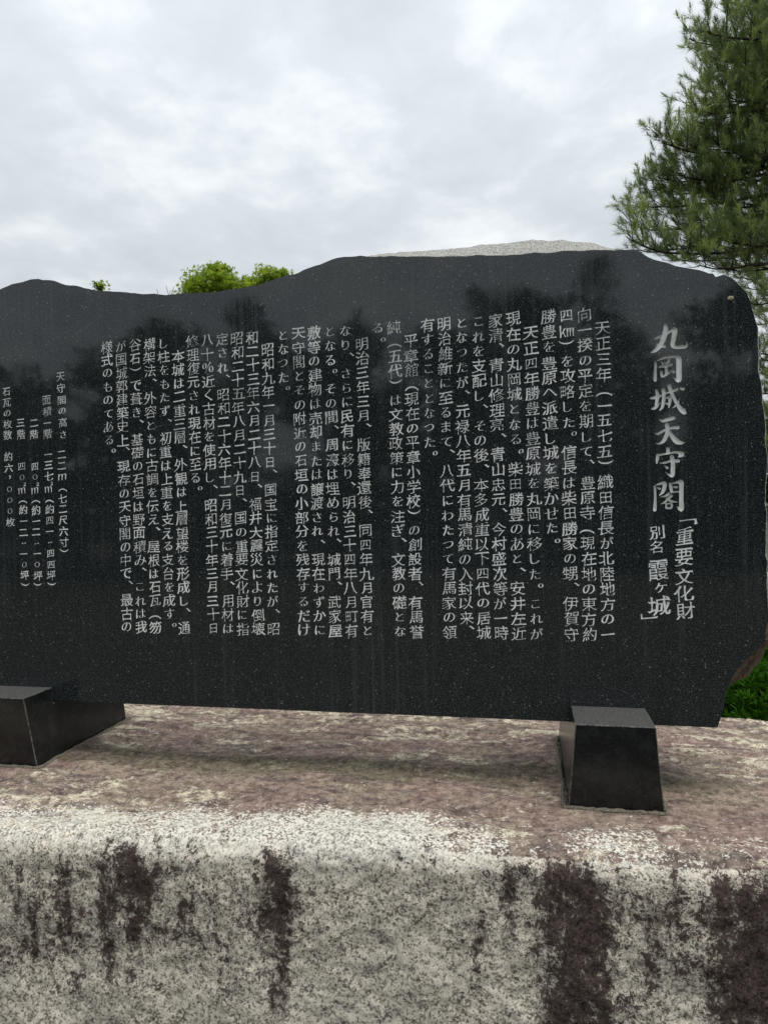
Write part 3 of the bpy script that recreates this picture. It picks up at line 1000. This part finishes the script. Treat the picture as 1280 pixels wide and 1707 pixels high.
wind = np.zeros(len(cf), int); owner = np.full(len(cf), -1)
inslab = np.zeros(len(cf), bool)
for fi, f_ in enumerate(faces2d):
    q_ = inside([verts2d[i] for i in f_])
    if fi == SLAB_F: inslab[q_] = True; continue
    wind[q_] += fsign[fi]
    if fsign[fi] > 0: owner[q_] = fcol[fi]
isg = inslab & (wind > 0)
plate = cf[inslab & ~isg].tolist()
gl_tris = {}
for t_, c_ in zip(cf[isg].tolist(), owner[isg].tolist()):
    gl_tris.setdefault(c_, []).append(t_)
print('classified', len(plate), isg.sum(), time.time() - T0)

monument = bpy.data.objects.new('inscribed_stone', None); COL.objects.link(monument)
monument.location = (-1.1, 0.11, 0.88)
props(monument, 'long polished black granite slab with a wavy top and carved columns of Japanese writing', 'stone monument')

# plate normals face -y: from (x,z) CCW the normal is -y already
Vp = np.stack([cv2[:, 0], np.zeros(len(cv2)), cv2[:, 1]], 1)
used = sorted({i for f_ in plate for i in f_}); remap_ = {v: i for i, v in enumerate(used)}
me = mesh_py('polished_face', Vp[used], [[remap_[i] for i in f_] for f_ in plate])
new_obj('polished_face', me, M_POL, monument)

# grooves
EG = {}
for c_, tl_ in gl_tris.items():
    for f_ in tl_:
        n = len(f_)
        for i in range(n):
            k = (min(f_[i], f_[(i + 1) % n]), max(f_[i], f_[(i + 1) % n]))
            EG[k] = EG.get(k, 0) + 1
bverts = set()
for k, c in EG.items():
    if c == 1: bverts.update(k)
for c_, tl_ in gl_tris.items():
    big_ = COLS[c_] == 'title_character'
    kd, dmax = (0.85, 0.0080) if big_ else (0.55, 0.0013)
    if COLS[c_] == 'subtitle_character': dmax = 0.0022
    V = []; Fc = []; idx = {}
    def vid(key, co):
        if key not in idx:
            idx[key] = len(V); V.append(co)
        return idx[key]
    for f_ in tl_:
        n = len(f_)
        ring = []
        for i in range(n):
            a, b = f_[i], f_[(i + 1) % n]
            da = 0.0 if a in bverts else dmax * .85
            ring.append(vid(a, (cv2[a][0], da, cv2[a][1])))
            k = (min(a, b), max(a, b))
            if EG[k] > 1:
                l = math.hypot(*(cv2[a] - cv2[b]))
                if a in bverts and b in bverts: dd = min(kd * l / 2, dmax)
                else: dd = dmax * .85 if (a not in bverts and b not in bverts) else dmax * .6
                mid_ = (cv2[a] + cv2[b]) / 2
                ring.append(vid(k, (mid_[0], dd, mid_[1])))
        if len(ring) == 3:
            Fc.append(ring)
        else:
            c0 = np.mean([V[i] for i in ring], axis=0)
            deep = max(V[i][1] for i in ring)
            ci = len(V); V.append((c0[0], deep, c0[2]))
            for i in range(len(ring)):
                Fc.append([ring[i], ring[(i + 1) % len(ring)], ci])
    me = mesh_py(COLS[c_], V, Fc)
    # some strokes have lost their paint and dulled
    vv = np.array(V)
    wear = 0.25 * sstep(0.02, 0.30, fbm(vv[:, 0] * 9, vv[:, 2] * 9, vv[:, 0] * 0 + 3, 3)) * sstep(1.75, 2.0, vv[:, 2]) + 0.22 * sstep(0.05, 0.32, fbm(vv[:, 0] * 30, vv[:, 2] * 26, vv[:, 0] * 0, 2))
    if big_: wear *= 0.5
    a_ = me.attributes.new('wear', 'FLOAT', 'POINT'); a_.data.foreach_set('value', np.clip(wear, 0, .8).astype(np.float32))
    o_ = new_obj(COLS[c_], me, M_CUT, monument)
    if COLS[c_] == 'small_characters': o_['kind'] = 'stuff'
print('letters', len(gl_tris), time.time() - T0)

# ---- rough body behind the polished face


def slab_body():
    n = len(OL)
    # outward normals of the outline
    t = np.roll(OL, -1, 0) - np.roll(OL, 1, 0)
    t /= np.linalg.norm(t, axis=1)[:, None]
    nr = np.stack([t[:, 1], -t[:, 0]], 1)
    x, z = OL[:, 0], OL[:, 1]
    bot = np.array(kinds, float)
    bot = np.maximum(bot, (z < 0.885).astype(float))
    # rear profile targets
    CX = [on_y(px, 425, 0).x for px in (600, 650, 700, 760, 840, 890, 940, 1000, 1037)]
    crest = np.interp(x, [CX[0] - .02] + CX, [0, .004, .010, .019, .027, .040, .044, .037, .022, .002]) * (z > 2.2)
    TH = 0.215
    rings = []
    depths = [0.0, 0.0035, 0.010, 0.022, 0.045, 0.075, 0.11, 0.15, 0.185, TH]
    for k, d in enumerate(depths):
        f = d / TH
        # natural split side: noise grows with depth, pulls inward generally
        nz = fbm(x * 5 + 3 * f, z * 5, x * 0 + f * 2.5, 4) * 0.07 * min(1, f * 3) + fbm(x * 28, z * 28, x * 0 + d * 28, 3, .6) * 0.012 * min(1, d / 0.02)
        inward = -0.012 * min(1, d / .03) - 0.03 * f
        off = nz + inward
        rise = (1.6 - z) * 0
        # keep the rear hidden below the sight line unless it is the crest
        P2 = OL + nr * off[:, None]
        if d > 0:
            up_lim = z + (z - 1.6) / 2.4 * d           # sight line over the front edge
            isup = sstep(0.45, 0.75, nr[:, 1]) * (z > 2.1)
            target = up_lim + crest * (1 + d / 2.4) * min(1, f * 1.35) * (1 - 0.15 * (f > .9)) + 0.10 * (crest > .004) * fbm(x * 40, z * 0, x * 0 + d * 40, 3) * 0.06 - 0.006 * (crest < .003)
            has = sstep(.001, .006, crest)
            P2[:, 1] = np.where(isup > 0, P2[:, 1] * (1 - isup * has) + target * isup * has, P2[:, 1])
            # lower right corner: the split side flares out backwards
            cr_ = sstep(1.40, 1.30, z) * sstep(0.985, 1.02, z) * sstep(0.45, 0.56, x)
            # horizontal sight line at the right edge
            P2[:, 0] += cr_ * (0.05 + 0.12 * f) * min(1, d / .05) * 0.9 - cr_ * off * nr[:, 0] + cr_ * (x / 2.4) * d * 0.0
            rr_ = sstep(0.68, 0.70, x) * (1 - cr_) * (z > 1.4)
            P2[:, 0] += rr_ * (-off * nr[:, 0] + (x / 2.4) * d + 0.0015 * min(1, d / .01))
        keepb = bot
        P2 = P2 * (1 - keepb[:, None]) + np.stack([x, z], 1) * keepb[:, None]
        rings.append(np.stack([P2[:, 0], np.full(n, d) + (0.02 * fbm(x * 3, z * 3, x * 0, 3) if k == len(depths) - 1 else 0), P2[:, 1]], 1))
    V = np.concatenate(rings)
    Fc = []
    for k in range(len(depths) - 1):
        for i in range(n):
            j = (i + 1) % n
            Fc.append((k * n + i, k * n + j, (k + 1) * n + j, (k + 1) * n + i))
    # back face triangulated
    tri = delaunay_2d_cdt([Vector((float(p[0]) * K_, float(p[2]) * K_)) for p in rings[-1]], [], [list(range(n))], 1, 1e-5)
    base_ = len(V)
    bv = np.array([(v[0] / K_, 0, v[1] / K_) for v in tri[0]])
    # match y by nearest original
    ys = []
    for i, ov in enumerate(tri[3]):
        ys.append(rings[-1][ov[0]][1] if ov else TH)
    bv[:, 1] = ys
    V = np.concatenate([V, bv])
    for f_ in tri[2]:
        Fc.append(tuple(base_ + i for i in reversed(f_)))
    me = mesh_py('rough_body', V, Fc)
    o = new_obj('rough_body', me, M_SIDE, monument)
    o['label'] = 'unpolished split edges and back of the slab, grey on the crest and brown at the lower right'


slab_body()
# the sawn bottom is as dark as the face: thin strip of polished arris along the lower edge
bx0, bx1 = -3.02, 0.583
V = [(bx0, -0.0006, 0.8795), (bx1, -0.0006, 0.8762), (bx1, 0.212, 0.8742), (bx0, 0.212, 0.8775),
     (bx0, -0.0006, 0.8812), (bx1, -0.0006, 0.8782)]
# small round plug near the upper right corner
p = on_y(1217, 497, 0)
V = []; Fc = []
for k, (r, y) in enumerate(((0.0085, 0.0), (0.0078, -0.0022), (0.005, -0.0035), (0.0, -0.004))):
    for a_ in range(14):
        an = 2 * PI * a_ / 14
        V.append((p.x + r * 1.15 * math.cos(an), y, p.z + r * .85 * math.sin(an)))
for k in range(3):
    for a_ in range(14):
        Fc.append((k * 14 + a_, k * 14 + (a_ + 1) % 14, (k + 1) * 14 + (a_ + 1) % 14, (k + 1) * 14 + a_))
M_PLUG = mat_simple('plug', (0.22, 0.18, 0.13), (0.5, 0.43, 0.33), 200, bd=0.001)
o = new_obj('round_plug', mesh_py('round_plug', V, Fc, True), M_PLUG, monument)

# ------------------------------------------------------------------ vegetation helpers


class Tubes:
    def __init__(s): s.V = []; s.F = []

    def add(s, pts, r0, r1, k=5):
        base = len(s.V); n = len(pts)
        for i, p in enumerate(pts):
            t = (pts[min(i + 1, n - 1)] - pts[max(i - 1, 0)]).normalized()
            a = t.orthogonal().normalized(); b = t.cross(a)
            r = r0 + (r1 - r0) * (i / (n - 1)) ** 0.8
            for j in range(k):
                an = 2 * PI * j / k
                s.V.append(p + (a * math.cos(an) + b * math.sin(an)) * r)
        for i in range(n - 1):
            for j in range(k):
                s.F.append((base + i * k + j, base + i * k + (j + 1) % k, base + (i + 1) * k + (j + 1) % k, base + (i + 1) * k + j))

    def build(s, name, mat, parent):
        return new_obj(name, mesh_py(name, s.V, s.F, True), mat, parent)


def rnd_unit():
    v = Vector((random.gauss(0, 1), random.gauss(0, 1), random.gauss(0, 1)))
    return v.normalized()


def tone_mesh(name, V, F3, tone, mat, parent):
    me = mesh_np(name, V, F3)
    a = me.attributes.new('tone', 'FLOAT', 'POINT'); a.data.foreach_set('value', np.asarray(tone, np.float32))
    return new_obj(name, me, mat, parent)


def needles(shoots, per=42, nl=(0.055, 0.095), width=0.0026):
    """shoots: list of (base, axis, length, tone). One thin triangle per needle."""
    B = np.array([s[0] for s in shoots]); A = np.array([s[1] for s in shoots])
    Ls = np.array([s[2] for s in shoots]); T = np.array([s[3] for s in shoots])
    n = len(B)
    tt = RNG.random((n, per))
    P0 = B[:, None] + A[:, None] * (tt * Ls[:, None])[..., None]
    r = RNG.normal(size=(n, per, 3))
    r -= (r * A[:, None]).sum(-1, keepdims=True) * A[:, None]
    r /= np.linalg.norm(r, axis=-1, keepdims=True) + 1e-9
    ang = RNG.uniform(0.5, 1.35, (n, per)) * (1 - 0.45 * tt)
    D = A[:, None] * np.cos(ang)[..., None] + r * np.sin(ang)[..., None]
    D[..., 2] += 0.04; D /= np.linalg.norm(D, axis=-1, keepdims=True)
    ln = RNG.uniform(nl[0], nl[1], (n, per))[..., None]
    side = np.cross(D, RNG.normal(size=D.shape)); side /= np.linalg.norm(side, axis=-1, keepdims=True) + 1e-9
    a = P0 + side * width / 2; b = P0 - side * width / 2; c = P0 + D * ln
    V = np.stack([a, b, c], 2).reshape(-1, 3)
    Fc = np.arange(len(V)).reshape(-1, 3)
    tone = np.clip(T[:, None] + RNG.normal(0, .15, (n, per)), 0, 1)
    tone = np.repeat(tone.ravel(), 3)
    return V, Fc, tone


def bez(p0, p1, p2, p3, n):
    return [p0 * (1 - t) ** 3 + p1 * (3 * t * (1 - t) ** 2) + p2 * (3 * t * t * (1 - t)) + p3 * t ** 3 for t in [i / n for i in range(n + 1)]]


def pine(name, label, trunk_xy, height, tips, rtrunk=0.2, step=0.105, needle_scale=1.0, seclen=0.62, group='pine trees beyond the monument', per=44, bare=0.38, width=0.0032, tstep=0.075):
    root = bpy.data.objects.new(name, None); COL.objects.link(root)
    root.location = (trunk_xy[0], trunk_xy[1], 0)
    props(root, label, 'tree', group)
    T = Tubes(); TW = Tubes()
    tx, ty = trunk_xy
    T.add([Vector((tx + 0.12 * math.sin(i * .9), ty + 0.1 * math.cos(i * 1.3), height * i / 9 - .05)) for i in range(10)], rtrunk, 0.03, 10)
    T.build('trunk', M_BARK, root)
    shoots = []; candles = []
    for tip in tips:
        hd = (Vector((tip.x, tip.y, 0)) - Vector((tx, ty, 0)))
        ln = hd.length
        z0 = tip.z + 0.22 * ln * random.uniform(.6, 1.0)
        z0 = min(z0, height - .3)
        p0 = Vector((tx, ty, z0))
        p1 = p0.lerp(tip, .35) + Vector((0, 0, random.uniform(-.05, .1))) * ln * .5; p2 = p0.lerp(tip, .78) + Vector((0, 0, -random.uniform(.06, .16) * ln))
        pts = bez(p0, p1, p2, tip, 18)
        pts = [q + rnd_unit() * 0.012 for q in pts[:-1]] + [pts[-1]]
        TW.add(pts, 0.035 * (ln / 3) ** .5, 0.006, 5)
        s = bare
        side = 1
        while s < 1.0:
            f = s * 18; i = min(int(f), 17)
            q = pts[i].lerp(pts[i + 1], f - i)
            tan = (pts[i + 1] - pts[i]).normalized()
            sd = tan.cross(Vector((0, 0, 1))).normalized() * side
            ang = random.uniform(.25, 1.1)
            d = (tan * math.cos(ang) + sd * math.sin(ang) + Vector((0, 0, random.uniform(-.25, .75)))).normalized()
            l = seclen * (0.34 + 0.9 * (1 - s)) * random.uniform(.5, 1.2)
            e = q + d * l + Vector((0, 0, .22 * l))
            m_ = q.lerp(e, .5) + Vector((0, 0, -.12 * l))
            sp = bez(q, m_, m_, e, 5)
            TW.add(sp, 0.007, 0.003, 4)
            leafy = s > bare + .12
            k = 0.15 if leafy else 0.5
            while k < 1.02:
                f2 = min(k, .999) * 5; i2 = int(f2)
                w = sp[i2].lerp(sp[i2 + 1], f2 - i2)
                dd = ((sp[i2 + 1] - sp[i2]).normalized() * .9 + rnd_unit() * .8 + Vector((0, 0, .40))).normalized()
                tl = random.uniform(.08, .22)
                e2 = w + dd * tl + Vector((0, 0, .03))
                TW.add([w, e2], 0.003, 0.0018, 3)
                base_t = random.choice((.1, .3, .5, .8))
                for h_ in (.45, .75, 1.0):
                    w2 = w.lerp(e2, h_)
                    up_ = (dd * .8 + Vector((0, 0, .32)) + rnd_unit() * .6).normalized()
                    sl = random.uniform(.05, .11)
                    shoots.append((tuple(w2), tuple(up_), sl, base_t))
                    if h_ == 1.0 and random.random() < .75:
                        candles.append((w2 + up_ * (sl * .8), (up_ + Vector((0, 0, .4))).normalized(), random.uniform(.05, .10)))
                k += tstep / max(l, .05)
            s += step / ln * random.uniform(.7, 1.3); side = -side
        shoots.append((tuple(pts[-2]), tuple((pts[-1] - pts[-2]).normalized()), .12, .6))
    TW.build('branches', M_TWIG, root)
    V, Fc, tone = needles(shoots, per=per, nl=(0.055 * needle_scale, 0.10 * needle_scale), width=width)
    o = tone_mesh('crown', V, Fc, tone, M_NEEDLE, root); o['kind'] = 'stuff'
    CV = []; CF = []; CT = []
    for (p, d, l) in candles:
        a = d.orthogonal().normalized() * .009; b = d.cross(a)
        i = len(CV)
        CV += [p + a, p - a * .5 + b * .87, p - a * .5 - b * .87, p + d * l * .7 + a * .9, p + d * l * .7 - a * .45 + b * .8, p + d * l * .7 - a * .45 - b * .8, p + d * l]
        CF += [(i, i + 1, i + 4), (i, i + 4, i + 3), (i + 1, i + 2, i + 5), (i + 1, i + 5, i + 4), (i + 2, i, i + 3), (i + 2, i + 3, i + 5), (i + 3, i + 4, i + 6), (i + 4, i + 5, i + 6), (i + 5, i + 3, i + 6)]
        CT += [random.random()] * 7
    if CV:
        o = tone_mesh('new_shoots', np.array(CV), np.array(CF), CT, M_CANDLE, root); o['kind'] = 'stuff'
    return len(shoots)


# big pine at the right
D0 = 8.0
tp = at(1500, 300, D0)
tips_px = [(1165, 105), (1172, 140), (1160, 195), (1195, 90), (1125, 255), (1098, 275), (1205, 30), (1140, 120), (1118, 52), (1126, 172), (1072, 226), (1196, -60), (1188, -8), (1148, 40), (1160, 84), (1200, 130), (1146, 156), (1140, 176), (1096, 218), (1110, 236), (1066, 284), (1060, 300), (1040, 330), (1018, 362), (1022, 388),
           (1052, 402), (1092, 418), (1136, 430), (1178, 438), (1222, 60), (1215, 200), (1180, 262), (1150, 320), (1130, 365), (1215, 405), (1245, 330), (1250, 150), (1250, 20), (1270, 425), (1240, 240), (1180, 385), (1200, -130), (1260, -80)]
tips = []
for (px, py) in tips_px:
    d_ = D0 + random.uniform(-.9, .9)
    tips.append(at(px + 30, py + 12, d_))
n = pine('pine_tree', 'large green pine reaching over the right end of the slab, pale new shoots', (tp.x, tp.y), 9.5, tips, 0.22)
print('pine shoots', n, time.time() - T0)
# lower boughs of a second pine further back on the right
tp2 = at(1420, 700, 10.5)
tips2 = [at(px, py, 10.5 + random.uniform(-.6, .6)) for px, py in ((1232, 462), (1240, 478), (1248, 505), (1262, 520), (1252, 540), (1270, 600), (1276, 640), (1272, 625), (1290, 560), (1280, 690), (1300, 760), (1310, 500), (1330, 420), (1262, 590), (1266, 622), (1268, 655), (1274, 700), (1276, 750), (1258, 470), (1266, 490))]
pine('pine_tree', 'smaller pine further back at the right edge, thin bare twigs below', (tp2.x, tp2.y), 7.5, tips2, 0.16, seclen=.45, bare=.5)


def leaf_cloud(blobs, count, size, flat=0.35, star=False):
    """leaves spread near the surface of uneven lobes"""
    V = []; Fc = []; tone = []
    wts = [(b[1] * b[2] * b[3]) ** .45 for b in blobs]; tot = sum(wts) ** 1
    for (c, rx, ry, rz), w in zip(blobs, wts):
        m_ = int(count * w / tot)
        ncl = max(6, m_ // 28)
        for q in range(ncl):
            u = rnd_unit(); rr = random.random() ** .35
            cc = c + Vector((u.x * rx * rr, u.y * ry * rr, u.z * rz * rr))
            ct = min(1, max(0, random.gauss(.5, .25)))
            cs = 0.22 * min(rx, rz) + .02
            for k in range(m_ // ncl):
                p = cc + Vector((random.gauss(0, cs), random.gauss(0, cs), random.gauss(0, cs * .55)))
                nrm = (rnd_unit() + Vector((0, 0, .9))).normalized()
                a = nrm.orthogonal().normalized(); a = Quaternion(nrm, random.uniform(0, 6.28)) @ a; b = nrm.cross(a)
                s = size * random.uniform(.6, 1.2)
                i = len(V)
                if star:
                    V.append(p)
                    for j in range(10):
                        an = -2.5 + 5.0 * j / 9
                        r = s * (1.0 - .25 * abs(an) / 2.5 if j % 2 else .38)
                        V.append(p + (a * math.cos(an) + b * math.sin(an)) * r)
                    for j in range(1, 10): Fc.append((i, i + j, i + j + 1))
                    tone += [min(1, max(0, ct + random.gauss(0, .15)))] * 11
                else:
                    V += [p - a * s * .5, p + b * s * .32, p + a * s * .6, p - b * s * .32]
                    Fc += [(i, i + 1, i + 2), (i, i + 2, i + 3)]
                    tone += [min(1, max(0, ct + random.gauss(0, .15)))] * 4
    return np.array(V), np.array(Fc), tone


def crown_tree(name, label, cat, group, base, blobs, count, size, mat, trunk_r, star=False, bark=None):
    root = bpy.data.objects.new(name, None); COL.objects.link(root); root.location = (base[0], base[1], 0)
    props(root, label, cat, group)
    T = Tubes()
    cen = sum((b[0] for b in blobs), Vector()) / len(blobs)
    fork = Vector((base[0], base[1], max(.3, cen.z * .45)))
    T.add([Vector((base[0], base[1], -.05)), fork * .5 + Vector((base[0], base[1], 0)) * .5 + Vector((.04, 0, 0)), fork], trunk_r, trunk_r * .7, 9)
    T.build('trunk', bark or M_BARK, root)
    B = Tubes()
    for (c, rx, ry, rz) in blobs:
        B.add(bez(fork, fork.lerp(c, .3) + Vector((0, 0, .2)), fork.lerp(c, .7), c, 8), trunk_r * .5, trunk_r * .12, 6)
        for q in range(9):
            u = rnd_unit(); e_ = c + Vector((u.x * rx, u.y * ry, u.z * rz)) * .9
            B.add([c, c.lerp(e_, .5) + rnd_unit() * .05, e_], trunk_r * .12, .004, 4)
    B.build('limbs', M_TWIG, root)
    V, Fc, tone = leaf_cloud(blobs, count, size, star=star)
    o = tone_mesh('crown', V, Fc, tone, mat, root); o['kind'] = 'stuff'
    return root


MD = 11.5
k = MD / FPX
def blob(px, py, rx, rz, d=MD, ry=None):
    kk = d / FPX
    return (at(px, py, d), rx * kk, (ry or rx) * kk, rz * kk)
mb = [blob(352, 474, 38, 30), blob(330, 490, 30, 24), blob(392, 484, 34, 16), blob(447, 474, 22, 28), blob(465, 466, 14, 18), blob(425, 482, 24, 22), blob(345, 545, 42, 34), blob(440, 548, 40, 34), blob(395, 580, 90, 50), blob(310, 690, 180, 110), blob(430, 660, 100, 90), blob(365, 452, 18, 12)]
b0 = at(360, 900, MD)
crown_tree('maple_tree', 'bright yellow-green maple whose top shows above the dip in the slab', 'tree', None, (b0.x, b0.y), mb, 34000, 0.05, M_MAPLE, 0.11, star=True)
mb = [blob(164, 480, 11, 9), blob(162, 508, 12, 14), blob(160, 550, 34, 34), blob(150, 620, 70, 70)]
b0 = at(150, 900, MD)
crown_tree('maple_sapling', 'small green maple sprig just showing above the slab left of the larger maple', 'tree', None, (b0.x, b0.y), mb, 3200, 0.042, M_MAPLE, 0.05, star=True)
# bare twig tips between them
tw = Tubes()
for (x0, y0, x1, y1) in ((284, 500, 277, 476), (284, 500, 290, 478), (266, 500, 262, 482), (284, 500, 284, 484)):
    tw.add([at(x0, y0 + 60, 10), at(x0, y0, 10), at(x1, y1, 10)], .006, .003, 4)
tw.add([at(278, 560, 10), Vector((at(278, 900, 10).x, at(278, 900, 10).y, 0))], .012, .02, 5)
o = new_obj('bare_shrub', mesh_py('bare_shrub', tw.V, tw.F, True), M_TWIG)
props(o, 'leafless shrub whose thin twig tips poke above the dip in the slab', 'shrub')

# clipped conifer bushes behind the base at the lower right
def bush(px, py, d, rx, rz, label, count=26000, seed=1):
    c = at(px, py, d); root = bpy.data.objects.new('conifer_bush', None); COL.objects.link(root)
    root.location = (c.x, c.y, 0); props(root, label, 'bush', 'low conifer bushes behind the base')
    st = Tubes()
    for q in range(7):
        u = rnd_unit()
        st.add([Vector((c.x, c.y, -.02)), Vector((c.x + u.x * rx * .3, c.y + u.y * rx * .3, c.z * .6)), Vector((c.x + u.x * rx * .6, c.y + u.y * rx * .6, c.z + abs(u.z) * rz * .5))], .02, .005, 5)
    st.build('stems', M_TWIG, root)
    V = []; Fc = []; tone = []
    for q in range(count // 26):
        u = rnd_unit()
        if u.z < -.55: continue
        bump_ = 1 + .16 * math.sin(u.x * 9 + seed) * math.cos(u.y * 8) + .12 * math.sin(u.z * 13 + seed)
        rr = random.uniform(.80, 1.0) * bump_
        p0 = Vector((c.x + u.x * rx * rr, c.y + u.y * rx * rr, max(.03, c.z + u.z * rz * rr)))
        ax = (u * .7 + Vector((0, 0, .8)) + rnd_unit() * .35).normalized()
        t_ = min(1, max(0, random.gauss(.5, .28)))
        for k in range(26):
            d_ = (ax + rnd_unit() * .8).normalized(); sd = d_.cross(rnd_unit()).normalized()
            p = p0 + d_ * random.uniform(0, .03); l = random.uniform(.016, .034); w = .0045
            i = len(V); V += [p - sd * w, p + sd * w, p + d_ * l + sd * w * .6, p + d_ * l - sd * w * .6]
            Fc += [(i, i + 1, i + 2), (i, i + 2, i + 3)]; tone += [min(1, max(0, t_ + random.gauss(0, .12) + .25 * (l - .02) / .02))] * 4
    o = tone_mesh('foliage', np.array(V), np.array(Fc), tone, M_BUSH, root); o['kind'] = 'stuff'


bush(1262, 1190, 3.75, .19, .20, 'bright green bushy conifer right behind the lower right corner of the base', 16000, 1)
bush(1330, 1140, 4.1, .30, .30, 'larger rounded green conifer bush at the right picture edge', 30000, 2)
bush(1500, 1150, 4.3, .42, .36, 'low green conifer bush beyond the right edge of the picture', 14000, 3)

# trees across the path behind the photographer: they close the view in the mirror-black stone


def refl(px, py, dist):
    """the point that the polished face mirrors at this spot of the picture"""
    d = ray(px, py); s = Vector((0, 0, 0))
    hit = on_y(px, py, 0)
    r = Vector((d.x, -d.y, d.z)).normalized()
    return hit + r * dist


specs = [(-260, 560, 19, 3.4, 3.0), (-60, 572, 17, 3.0, 2.6), (130, 545, 19, 3.2, 2.8), (300, 520, 16, 2.4, 2.6), (405, 492, 20, 1.6, 3.2), (560, 500, 17, 1.9, 3.0), (720, 525, 18, 2.4, 2.5), (860, 440, 18, 2.3, 3.6), (1010, 425, 21, 2.6, 4.2), (1270, 400, 20, 2.6, 4.2), (1140, 700, 17, 2.2, 1.8), (1460, 470, 19, 3, 3.6)]
where = ['leftmost', 'second from the left', 'third from the left', 'fourth from the left', 'narrow one, fifth from the left', 'sixth from the left', 'seventh from the left', 'eighth from the left', 'ninth from the left', 'eleventh from the left', 'low one, tenth from the left', 'rightmost']
for q, (px, pt, dist, rx, rz) in enumerate(specs):
    c = refl(px, pt + rz / dist * FPX * .92, dist)
    blobs = []
    for w in range(11):
        u = rnd_unit()
        blobs.append((c + Vector((u.x * rx * .62, u.y * rx * .5, u.z * rz * .66)), rx * random.uniform(.25, .48), rx * random.uniform(.25, .48), rz * random.uniform(.16, .34)))
    crown_tree('broadleaf_tree', 'dark tree mirrored in the slab, ' + where[q], 'tree', 'trees mirrored in the slab', (c.x, c.y), blobs, 9000, 0.20, M_BROAD, .2)

# tall dark hedge under those trees, and shrubs
hedge = bpy.data.objects.new('hedge', None); COL.objects.link(hedge); hedge.location = (-1.0, -15.5, 0)
props(hedge, 'tall dark hedge under the mirrored trees, the even dark band across the polished slab', 'hedge')
hb = []
for q in range(46):
    x_ = -19 + q * .78 + random.gauss(0, .1)
    hgt = 3.0 + .35 * math.sin(q * .7) + random.uniform(-.25, .25)
    hb.append((Vector((x_, -15.5 + random.gauss(0, .2), hgt * .5)), .75, .7, hgt * .52))
V, Fc, tone = leaf_cloud(hb, 52000, 0.17)
o = tone_mesh('foliage', V, Fc, tone, M_BROAD, hedge); o['kind'] = 'stuff'
st = Tubes()
for (c_, a_, b_, h_) in hb:
    st.add([Vector((c_.x, c_.y, -.03)), Vector((c_.x + .05, c_.y, h_)), Vector((c_.x, c_.y + .05, h_ * 1.7))], .05, .015, 6)
st.build('stems', M_TWIG, hedge)

# far wood closing the view behind everything
V = []; Fc = []; tone = []
for q in range(26000):
    an = random.uniform(-1.6, 1.6); R0 = random.uniform(55, 64)
    h = 5.5 + 1.6 * math.sin(an * 9) + 1.0 * math.sin(an * 23 + 1) + .6 * math.sin(an * 61)
    p = Vector((math.sin(an) * R0, math.cos(an) * R0, h * random.random() ** .7))
    nrm = rnd_unit(); a = nrm.orthogonal().normalized(); b = nrm.cross(a); s = random.uniform(.3, .7)
    i = len(V); V += [p - a * s, p + b * s * .6, p + a * s, p - b * s * .6]; Fc += [(i, i + 1, i + 2), (i, i + 2, i + 3)]
    tone += [random.random()] * 4
o = tone_mesh('distant_wood', np.array(V), np.array(Fc), tone, M_BROAD, None)
props(o, 'far-off dark green wood along the horizon behind the monument', 'wood', None, 'stuff')
print('script done', time.time() - T0)
